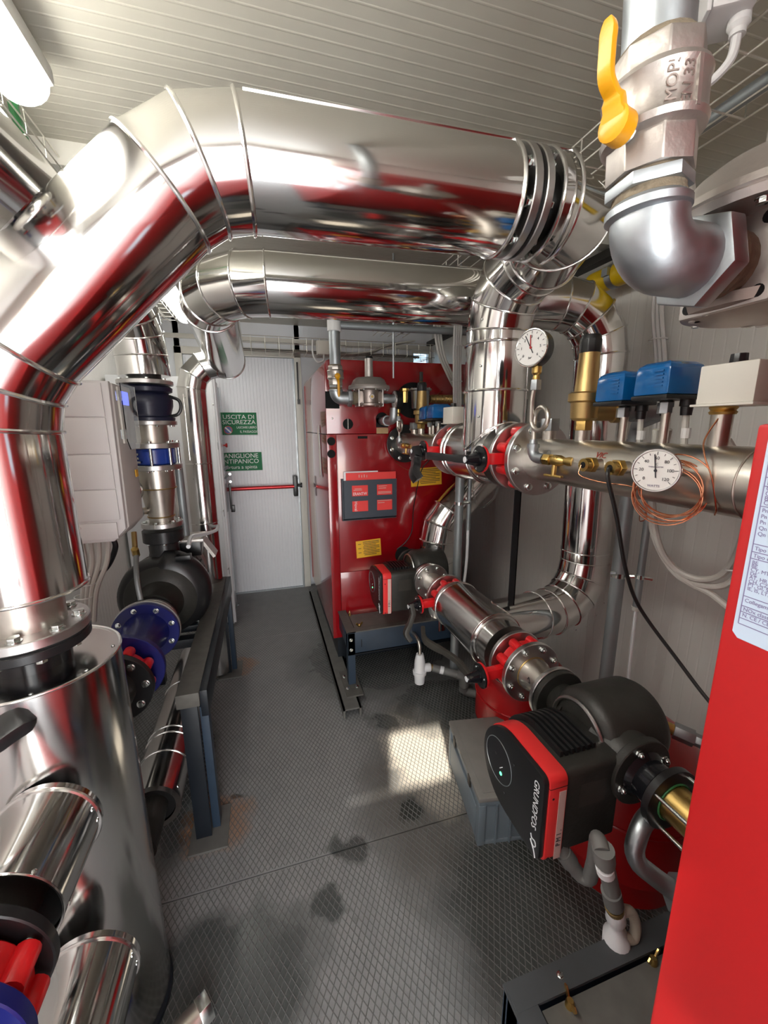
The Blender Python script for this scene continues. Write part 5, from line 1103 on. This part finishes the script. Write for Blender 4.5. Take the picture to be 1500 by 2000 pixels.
# vertical column above the pump
CX, CY = AX+.012, 1.99
def zfl(z, R, th, label, m='flange', **k): return fl_thing(label, (CX, CY, z), (0, 0, 1), R, th, m, **k)
zfl(1.048, .084, .022, 'bright steel flange right on top of the black pump outlet', nb=6, bs=.011, bR=.068)
cn = thing('steel_reducer', 'stained stainless reducer widening upward above the left pump', 'pipe reducer', (CX, CY, 1.06))
part(cn, 'cone', MB().lathe((CX, CY, 1.058), (0, 0, 1), [(0, .050), (.025, .052), (.15, .070), (.152, .073), (.235, .073)], 40), 'stainless')
for z in (1.083, 1.21): part(cn, 'weld_bead', MB().tube(ringpts((CX, CY, z), (0, 0, 1), .0535 if z < 1.1 else .0735, 40), .003, 6, closed=True), 'bronze')
part(cn, 'port', MB().cyl((CX-.05, CY-.03, 1.115), (CX-.085, CY-.06, 1.115), .016, n=16), 'stainless')
zfl(1.304, .108, .022, 'steel flange under the bright blue check valve', nb=8, bs=.010, bR=.092, side=-1, ph=.1)
ck = thing('check_valve', 'bright blue wafer check valve clamped by long steel studs', 'valve', (CX, CY, 1.316))
part(ck, 'body', MB().lathe((CX, CY, 1.316), (0, 0, 1), [(0, .082), (.004, .086), (.064, .086), (.068, .082)], 12), 'blue2', .002)
part(ck, 'name_block', MB().box((CX-.02, CY-.094, 1.326), (CX+.01, CY-.075, 1.374)), 'blue2', .002)
for zz in (1.345, 1.362): inst(ck, 'screw', RIVET, (CX-.045, CY-.074, zz), (-.5, -.85, 0), .006)
part(ck, 'tap', MB().bar((CX-.07, CY-.07, 1.330), (CX-.03, CY-.09, 1.330), .010, .008), 'bolt')
for p in ringpts((CX, CY, 0), (0, 0, 1), .097, 8, .1): part(ck, 'stud', MB().cyl((p.x, p.y, 1.29), (p.x, p.y, 1.415), .0062, n=12), 'bolt')
zfl(1.396, .106, .022, 'steel flange over the bright blue check valve', nb=8, bs=.010, bR=.092, ph=.1)
single('steel_spool', MB().cyl((CX, CY, 1.405), (CX, CY, 1.482), .066, n=36), 'stainless', 'short stained stainless spool between the two upper column flanges', 'pipe')
zfl(1.490, .105, .018, 'steel flange under the dark navy rubber joint', nb=8, bs=.0095, bR=.09, side=-1, ph=.3)
rc = thing('rubber_compensator', 'dark navy rubber expansion joint on the left pump column', 'expansion joint', (CX, CY, 1.5))
part(rc, 'bellows', MB().lathe((CX, CY, 1.50), (0, 0, 1), [(0, .098), (.012, .100), (.018, .088), (.03, .086), (.06, .096), (.085, .098), (.105, .088), (.112, .082), (.118, .098), (.134, .100), (.142, .09)], 40), 'navy')
part(rc, 'bail', MB().tube(curve([(CX+.07, CY-.02, 1.515), (CX+.115, CY-.03, 1.525), (CX+.132, CY-.03, 1.555), (CX+.125, CY-.03, 1.585), (CX+.09, CY-.02, 1.60)], 5), .007, 8), 'black')
zfl(1.655, .106, .018, 'topmost steel flange of the left column, over the navy joint', nb=8, bs=.0095, bR=.09, ph=.3)
single('steel_spool', MB().cyl((CX, CY, 1.66), (CX, CY, 1.69), .062, n=36), 'blackm', 'dark gap ring between the top column flange and the insulated bend', 'pipe')
gauge('pressure_gauge', (CX-.085, CY-.10, 1.215), (-.25, -.96, .05), .048, .025, 'pressure gauge half hidden behind the grey drive box', 'glass', 'flange', needle=.8)
t = thing('gauge_fitting', 'galvanised fitting under the half hidden gauge on the reducer', 'fitting', (CX-.09, CY-.07, 1.10)); part(t, 'tee', MB().cyl((CX-.10, CY-.075, 1.115), (CX-.065, CY-.045, 1.115), .022, n=8), 'galv'); part(t, 'cap', MB().cyl((CX-.115, CY-.088, 1.108), (CX-.098, CY-.073, 1.110), .026, n=18), 'galvpipe'); part(t, 'riser', MB().cyl((CX-.088, CY-.095, 1.12), (CX-.088, CY-.095, 1.17), .008, n=10), 'brass')
t = thing('braided_hose', 'thin braided steel hose with a brass nut hanging before the left pump', 'hose', (-.54, 1.70, .82))
part(t, 'hose', MB().tube(curve([(-.525, 1.80, .975), (-.520, 1.76, .93), (-.512, 1.72, .87), (-.500, 1.69, .81)], 8), .010, 10), 'galv'); part(t, 'brass_nut', MB().cyl((-.526, 1.80, .96), (-.523, 1.78, .995), .014, n=6), 'brass', .001); part(t, 'upper_fitting', MB().cyl((-.53, 1.81, .99), (-.535, 1.84, 1.05), .010, n=12), 'bronze')
# pump frame
pfm = thing('pump_frame', 'dark steel frame carrying the left pump, legs on rusty floor plates', 'stand', (-.4, 1.9, 0))
part(pfm, 'long_rail', MB().box((-.335, 1.33, .548), (-.262, 2.46, .600)), 'dust', .003); part(pfm, 'rail_web', MB().box((-.262, 1.34, .50), (-.238, 2.46, .598)), 'framed', .002)
part(pfm, 'rear_rail', MB().box((-.70, 1.33, .548), (-.63, 2.46, .600)), 'framed', .003)
for y in (1.80, 2.10, 2.42): part(pfm, 'cross_rail', MB().box((-.63, y, .52), (-.335, y+.05, .560)), 'framed', .003)
for y in (1.335, 2.385):
    part(pfm, 'leg', MB().box((-.325, y, .008), (-.272, y+.012, .55)).box((-.325, y+.012, .008), (-.313, y+.06, .55)), 'framed', .001)
    part(pfm, 'leg_angle', MB().box((-.272, y+.03, .008), (-.245, y+.075, .52)), 'frame', .001)
    part(pfm, 'foot_plate', MB().box((-.345, y-.055, 0), (-.215, y+.12, .008)), 'plate')
    part(pfm, 'rear_leg', MB().box((-.69, y, 0), (-.64, y+.05, .55)), 'framed')
# drive box
dv = thing('inverter_drive', 'tall grey frequency drive with clear cover and blue display on the left wall', 'drive', (-.67, 1.58, 1.10))
part(dv, 'case', MB().prism([(-.94, 1.10), (-.49, 1.105), (-.452, 1.145), (-.444, 1.612), (-.94, 1.612)], (0, 1.48, 0), (1, 0, 0), (0, 0, 1), (0, .02, 0)), 'drive', .004)
part(dv, 'front_shell', MB().prism([(-.94, 1.102), (-.485, 1.107), (-.447, 1.147), (-.439, 1.608), (-.94, 1.608)], (0, 1.50, 0), (1, 0, 0), (0, 0, 1), (0, .175, 0)), 'driveside', .006)
for z0_, z1_ in ((1.505, 1.606), (1.392, 1.502), (1.280, 1.389), (1.178, 1.277)): part(dv, 'side_panel', MB().box((-.90, 1.4755, z0_), (-.464, 1.482, z1_)), 'drive', .0018)
part(dv, 'lower_cover', MB().box((-.90, 1.474, 1.115), (-.475, 1.482, 1.170)), 'drive', .002); inst(dv, 'screw', RIVET, (-.58, 1.474, 1.158), (0, -1, 0), .006)
part(dv, 'display_panel', MB().box((-.4405, 1.53, 1.42), (-.434, 1.655, 1.600)), 'cream', .002); part(dv, 'display', MB().box((-.4345, 1.55, 1.545), (-.4325, 1.615, 1.587)), 'led')
part(dv, 'clear_cover', MB().prism([(1.515, 1.61), (1.665, 1.61), (1.665, 1.43), (1.64, 1.40), (1.54, 1.40), (1.515, 1.43)], (-.424, 0, 0), (0, 1, 0), (0, 0, 1), (.003, 0, 0)), 'clear')
for z in (1.57, 1.45): part(dv, 'cover_catch', MB().box((-.436, 1.505, z-.015), (-.422, 1.517, z+.015)), 'clear')
part(dv, 'warning_mark', MB().box((-.4415, 1.62, 1.30), (-.4385, 1.645, 1.325)), 'yellowl'); part(dv, 'top_screw', MB().cyl((-.55, 1.52, 1.611), (-.55, 1.52, 1.62), .008, n=12), 'galv')
bundle('grey cables dropping from the bottom of the drive box', [[(-.60+dx, 1.53+dx*.3, 1.10), (-.605+dx*.9, 1.54, 1.02), (-.63+dx*.6, 1.55, .92), (-.65+dx*.5, 1.56, .80)] for dx in (0, .022, .044, .07)], .008, 'cable', ties=[((-.615, 1.545, .95), (.1, 0, 1), .03), ((-.63, 1.55, .90), (.1, 0, 1), .026)])
cable('black_cable', [(-.52, 1.56, 1.10), (-.52, 1.57, 1.06), (-.56, 1.60, .99), (-.62, 1.64, .93), (-.66, 1.68, .88)], .009, 'cableb', 'black cable curling from the right end of the drive bottom')
# cabinet with open clear door
cb = thing('electrical_cabinet', 'white enamel cabinet edge-on between the left pump and the back door', 'cabinet', (-.6, 3.2, 0))
part(cb, 'body', MB().box((-.93, 3.05, .02), (-.308, 3.44, 1.80)), 'cab', .004)
part(cb, 'door_frame', MB().box((-.315, 3.015, .02), (-.296, 3.045, 1.80)), 'cab', .006); part(cb, 'hinge_post', MB().cyl((-.290, 3.03, .03), (-.290, 3.03, 1.79), .010, n=16), 'cab')
part(cb, 'plinth', MB().box((-.90, 3.07, 0), (-.33, 3.43, .02)), 'framed')
for z in (.42, .85, 1.32): part(cb, 'hinge_gap', MB().box((-.3005, 3.0145, z), (-.2985, 3.0165, z+.05)), 'hole')
for z in (.46, .89, 1.62): inst(cb, 'screw', RIVET, (-.306, 3.015, z), (0, -1, 0), .006)
part(cb, 'clear_door', MB().prism([(0, .12), (.062, .12), (.062, 1.74), (0, 1.74)], (-.286, 3.05, 0), V((.17, .985, 0)), (0, 0, 1), (.004, 0, 0)), 'clear')
part(cb, 'door_edge', MB().box((-.278, 3.12, .12), (-.262, 3.135, 1.74)), 'clear')
h = part(cb, 'lock_handle', MB().box((-.262, 3.11, .88), (-.247, 3.14, 1.07)), 'black', .004); part(cb, 'handle_grip', MB().box((-.258, 3.10, .86), (-.230, 3.14, .91)), 'black', .005)
for z in (1.175, 1.115): part(cb, 'lock_bar', MB().bar((-.285, 3.125, z-.008), (-.255, 3.11, z+.022), .02, .014), 'galvpipe', .002)
for z in (1.14, 1.085): part(cb, 'key', MB().lathe((-.246, 3.11, z), (0, -1, 0), [(0, .010), (.003, .010)], 12), 'bolt')
part(cb, 'red_knob', MB().lathe((-.275, 3.115, 1.345), (1, 0, 0), [(0, .006), (.015, .006), (.016, .012), (.028, .016), (.030, .012)], 16), 'redn')
single('wall_conduit', MB().cyl((-.40, 2.15, .92), (-.40, 2.15, 1.28), .020, n=16), 'galvpipe', 'grey conduit behind the left column beside the slim riser', 'conduit')
bundle('thin grey cables tied in a row behind the left column', [[(-.432+dx, 2.14, .90), (-.432+dx, 2.14, 1.10), (-.434+dx, 2.14, 1.29)] for dx in (0, .013)], .005, 'cable')

# ================================================================== RIGHT: vessels, pipes, cables
def vessel(x, y, r, h, label):
    t = thing('expansion_vessel', label, 'vessel', (x, y, 0))
    pro = [(0, r*.90), (.05, r*.92), (.10, r*.97)] + [(.10+r*.0, r)]+[(h-r*.45, r)]+[(h-r*.45+r*.45*math.sin(a), r*math.cos(a)) for a in [PI/2*k/8 for k in range(1, 8)]]+[(h, r*.05)]
    part(t, 'shell', MB().lathe((x, y, 0), (0, 0, 1), pro, 48), 'vessel', ang=60); part(t, 'seam_band', MB().tube(ringpts((x, y, h*.55), (0, 0, 1), r, 48), .005, 6, closed=True), 'vessel')
    return t
vessel(1.10, 1.46, .205, .42, 'red expansion vessel on the floor behind the grey crate')
vessel(1.10, .88, .205, .53, 'red expansion vessel on the floor under the near pump')
t = thing('pipe_fitting', 'steel hose joint with hex unions above the red vessel by the right boiler', 'fitting', (1.1, .72, .58))
a, d = V((1.02, .80, .625)), V((.14, -.17, -.03)); 
part(t, 'hose_end', MB().tube(curve([a+V((-.08, .10, .02)), a+V((-.03, .04, .015)), a, a+d*.3], 5), .017, 12), 'galv'); part(t, 'brass_ring', MB().cyl(a+d*.28, a+d*.42, .016, n=14), 'brass'); part(t, 'hex_union', MB().cyl(a+d*.40, a+d*.62, .024, n=6), 'galv', .002); part(t, 'hex_small', MB().cyl(a+d*.62, a+d*.82, .018, n=6), 'galv', .002); part(t, 'tail', MB().cyl(a+d*.8, a+d*1.2, .012, n=12), 'copper'); part(t, 'valve_disc', MB().lathe((1.045, .80, .585), (.6, -.7, -.3), [(0, .036), (.012, .036), (.014, .030)], 24), 'galv')
# grey discharge pipes with clamps
def drop_pipe(x, y, z0, z1, r, lab): return single('drain_pipe', MB().lathe((x, y, z0), (0, 0, 1), [(0, r), (z1-z0, r)], 22), 'galvpipe', lab, 'pipe')
drop_pipe(1.262, 1.145, .10, 1.42, .0245, 'grey vertical discharge pipe in front of the right wall, near the copper coil')
t = thing('conduit', 'thin grey conduit clamped to the near discharge pipe, white cable in its foot', 'conduit', (1.285, 1.06, .80))
part(t, 'tube', MB().cyl((1.30, 1.085, .80), (1.30, 1.085, 1.42), .0125, n=16), 'galvpipe'); part(t, 'end_bush', MB().cyl((1.30, 1.085, .79), (1.30, 1.085, .805), .015, n=16), 'cable'); part(t, 'cable', MB().tube(curve([(1.30, 1.085, .80), (1.305, 1.085, .6), (1.318, 1.09, .4), (1.32, 1.09, .2)], 5), .006, 8), 'cab')
part(t, 'pipe_clamp', MB().lathe((1.262, 1.145, .905), (0, 0, 1), [(0, .0265), (.018, .0265)], 22), 'bolt'); part(t, 'conduit_clamp', MB().lathe((1.30, 1.085, .915), (0, 0, 1), [(0, .0145), (.016, .0145)], 18), 'bolt')
part(t, 'clamp_bolt', MB().cyl((1.275, 1.12, .915), (1.292, 1.10, .92), .008, n=8), 'bolt'); part(t, 'clamp_bolt', MB().cyl((1.300, 1.068, .925), (1.318, 1.05, .923), .006, n=8), 'bolt'); part(t, 'clamp_ear', MB().cyl((1.232, 1.148, .92), (1.238, 1.13, .925), .008, n=8), 'bolt')
t = thing('drain_elbow', 'dull steel elbow from the near safety valve outlet down to its grey pipe', 'elbow', (1.0, .8, 1.45)); part(t, 'bend', MB().tube(fillet([(.855, .82, 1.503), (.94, .80, 1.503), (1.03, .865, 1.50), (1.262, 1.145, 1.47), (1.262, 1.145, 1.36)], .05, 5), .021, 14), 'galvpipe'); part(t, 'socket', MB().cyl((.88, .815, 1.503), (.92, .805, 1.503), .026, n=20), 'galvpipe'); part(t, 'lower_socket', MB().cyl((1.262, 1.145, 1.36), (1.262, 1.145, 1.41), .029, n=22), 'galvpipe')
drop_pipe(.955, 1.87, .10, 1.46, .0225, 'grey vertical discharge pipe before the mirror bright flue')
t = thing('conduit', 'thin grey conduit beside the far discharge pipe before the flue', 'conduit', (1.01, 1.87, .95)); part(t, 'tube', MB().cyl((1.012, 1.87, .93), (1.012, 1.87, 1.36), .0115, n=14), 'galvpipe'); part(t, 'cable', MB().tube(curve([(1.012, 1.87, .94), (1.012, 1.87, .8), (1.005, 1.87, .68), (.99, 1.86, .60)], 5), .008, 8), 'cab'); part(t, 'clamp', MB().cyl((.955, 1.87, 1.07), (.955, 1.87, 1.085), .0245, n=20), 'bolt'); part(t, 'clamp_bolt', MB().cyl((.975, 1.865, 1.08), (1.012, 1.865, 1.08), .010, n=8), 'bolt')
single('tube', MB().tube(curve([(1.04, 1.90, 1.22), (1.06, 1.90, 1.10), (1.10, 1.90, 1.04), (1.17, 1.90, 1.08), (1.20, 1.9, 1.14)], 6), .005, 8), 'clear', 'loose clear plastic tube looping over the flue', 'tube', loc=(1.04, 1.9, 1.2))
bundle('white cables tied in a vertical row down to the far thermostat', [[(.945+dx, 1.95, 2.16), (.940+dx, 1.95, 1.85), (.940+dx, 1.93, 1.56)] for dx in (0, .012, .024, .036)], .006, 'white', ties=[((.963, 1.95, 1.86), (0, 0, 1), .026), ((.958, 1.945, 1.69), (0, 0, 1), .026)])
bundle('grey cables slanting from the tray behind the far white cable row', [[(.90+dx, 2.12, 2.02), (.93+dx, 2.12, 1.86), (1.0+dx, 2.14, 1.74), (1.10+dx, 2.18, 1.62)] for dx in (0, .015, .03)], .007, 'cable')
bundle('white cables running down the right wall behind the blue switches', [[(1.50, 1.315+dy, 2.05), (1.503, 1.312+dy, 1.9), (1.505, 1.275+dy, 1.72), (1.505, 1.25+dy, 1.55), (1.49, 1.23+dy, 1.42)] for dy in (0, .017, .034)], .0085, 'white', ties=[((1.503, 1.31, 1.795), (0, 0, 1), .032), ((1.50, 1.33, 1.98), (0, 0, 1), .030)])
bundle('grey cables hanging from the right tray behind the elbow', [[(1.12, .98, 2.16), (1.08, .94, 2.10), (1.0, .86, 2.02), (.96, .82, 1.90)], [(1.14, .98, 2.16), (1.10, .93, 2.10), (1.02, .85, 2.01), (.985, .81, 1.90)]], .010, 'cable')
# pvc drains
t = thing('drain_trap', 'small white plastic drain trap hanging under the far frame', 'trap', (.752, 1.88, .065)); x, y = .752, 1.88
part(t, 'trap_body', MB().lathe((x, y, .066), (0, 0, 1), [(0, .024), (.002, .027), (.055, .031), (.056, .037), (.075, .038), (.076, .031), (.135, .029), (.165, .023), (.178, .020)], 24), 'pvcw'); part(t, 'side_socket', MB().lathe((x+.018, y, .155), (1, -.1, -.02), [(0, .020), (.020, .023), (.042, .024), (.046, .020)], 20), 'pvcw')
part(t, 'copper_end', MB().cyl((x+.062, y-.006, .154), (x+.076, y-.008, .153), .018, n=16), 'bronze'); part(t, 'steel_tube', MB().tube(fillet([(x, y, .235), (x, y+.005, .315), (x-.002, y+.108, .318)], .045, 6), .0105, 12), 'stainless')
t = thing('drain_pipe', 'grey plastic drain pipe running from the white trap down to the floor', 'pipe', (.95, 1.8, .0))
part(t, 'upper_run', MB().cyl((.826, 1.871, .152), (.965, 1.80, .120), .021, n=18), 'pvc'); part(t, 'label_band', MB().cyl((.862, 1.852, .144), (.880, 1.843, .140), .0216, n=18), 'paper')
part(t, 'elbow', MB().tube(fillet([(.945, 1.811, .125), (.98, 1.795, .118), (.98, 1.79, .06)], .025, 5), .026, 16), 'pvc'); part(t, 'down_pipe', MB().cyl((.98, 1.79, .08), (.98, 1.79, .045), .021, n=18), 'pvc'); part(t, 'socket', MB().cyl((.98, 1.79, .055), (.98, 1.79, .030), .026, n=18), 'pvc'); part(t, 'lower_bend', MB().tube(fillet([(.98, 1.79, .05), (.98, 1.79, .026), (1.10, 1.70, .026)], .02, 5), .022, 16), 'pvc')
t = thing('drain_pipe', 'grey plastic drain pipes with a V bend under the near pump', 'pipe', (.63, .52, .4))
part(t, 'front_pipe', MB().cyl((.644, .50, .495), (.596, .50, .640), .0165, n=18), 'pvc'); part(t, 'front_socket', MB().cyl((.597, .50, .645), (.604, .50, .612), .0205, n=18), 'pvc'); part(t, 'low_socket', MB().cyl((.632, .50, .525), (.645, .50, .485), .0195, n=18), 'pvc')
part(t, 'v_bend', MB().tube(fillet([(.594, .50, .640), (.604, .522, .648), (.632, .547, .54), (.648, .57, .435), (.585, .605, .535)], .014, 4), .0155, 16), 'pvc'); part(t, 'back_socket', MB().cyl((.612, .590, .492), (.596, .599, .517), .019, n=18), 'pvc'); part(t, 'label_band', MB().cyl((.604, .498, .600), (.609, .498, .584), .0172, n=18), 'paper'); part(t, 'rust_ring', MB().cyl((.646, .50, .478), (.650, .50, .468), .0185, n=18), 'bronze')
t = thing('drain_trap', 'white plastic drain trap with a tan bent pipe above the bottom right frame', 'trap', (.65, .5, .37))
part(t, 'trap_body', MB().lathe((.652, .50, .468), (.16, .0, -1), [(0, .018), (.03, .020), (.04, .014), (.06, .014), (.08, .026), (.11, .028)], 18), 'pvcw'); part(t, 'bend', MB().tube(curve([(.655, .50, .452), (.685, .495, .455), (.702, .49, .42), (.700, .488, .385), (.675, .49, .39)], 5), .011, 12), 'beige')
# crate
cr = thing('storage_crate', 'dusty grey lidded plastic crate on the floor beside the near pump', 'crate', (.82, 1.18, 0))
c0 = V((.762, 1.205, 0)); ux = V((.985, -.17, 0)); uy = V((.17, .985, 0)); hw, hl, hh = .118, .190, .17
def cbx(name, cx, cy, cz, ax, ay, az, m, bev=.0): return part(cr, name, MB().obox(c0+ux*cx+uy*cy+V((0, 0, cz)), ux*ax, uy*ay, V((0, 0, az))), m, bev)
c0 = V((.790, 1.195, 0))
cbx('bin', 0, 0, hh/2, hw-.006, hl-.006, hh/2, 'crate', .006); cbx('rim', 0, 0, hh+.008, hw, hl, .010, 'crate', .004); cbx('lid', 0, 0, hh+.026, hw+.004, hl+.004, .009, 'cratel', .005); cbx('lid_panel', 0, 0, hh+.036, hw-.018, hl-.018, .002, 'cratel', .001)
cbx('foot_rim', 0, 0, .008, hw-.002, hl-.002, .008, 'crate', .003)
for sx_ in (-1, 1):
    for sy_ in (-1, 1): cbx('corner_post', sx_*(hw-.012), sy_*(hl-.012), hh/2, .013, .013, hh/2, 'crate', .002)
for k in range(3): cbx('end_rib', -hw*.45+hw*.45*k, -hl+.002, hh/2, .003, .004, hh/2, 'crate')
for y_ in (-.09, .10): cbx('lid_clip', -hw-.003, y_, hh+.010, .004, .013, .020, 'rust' if False else 'dusty', .002)
cbx('side_panel', -hw+.002, 0, hh*.45, .003, hl-.03, hh*.36, 'crate', .001)
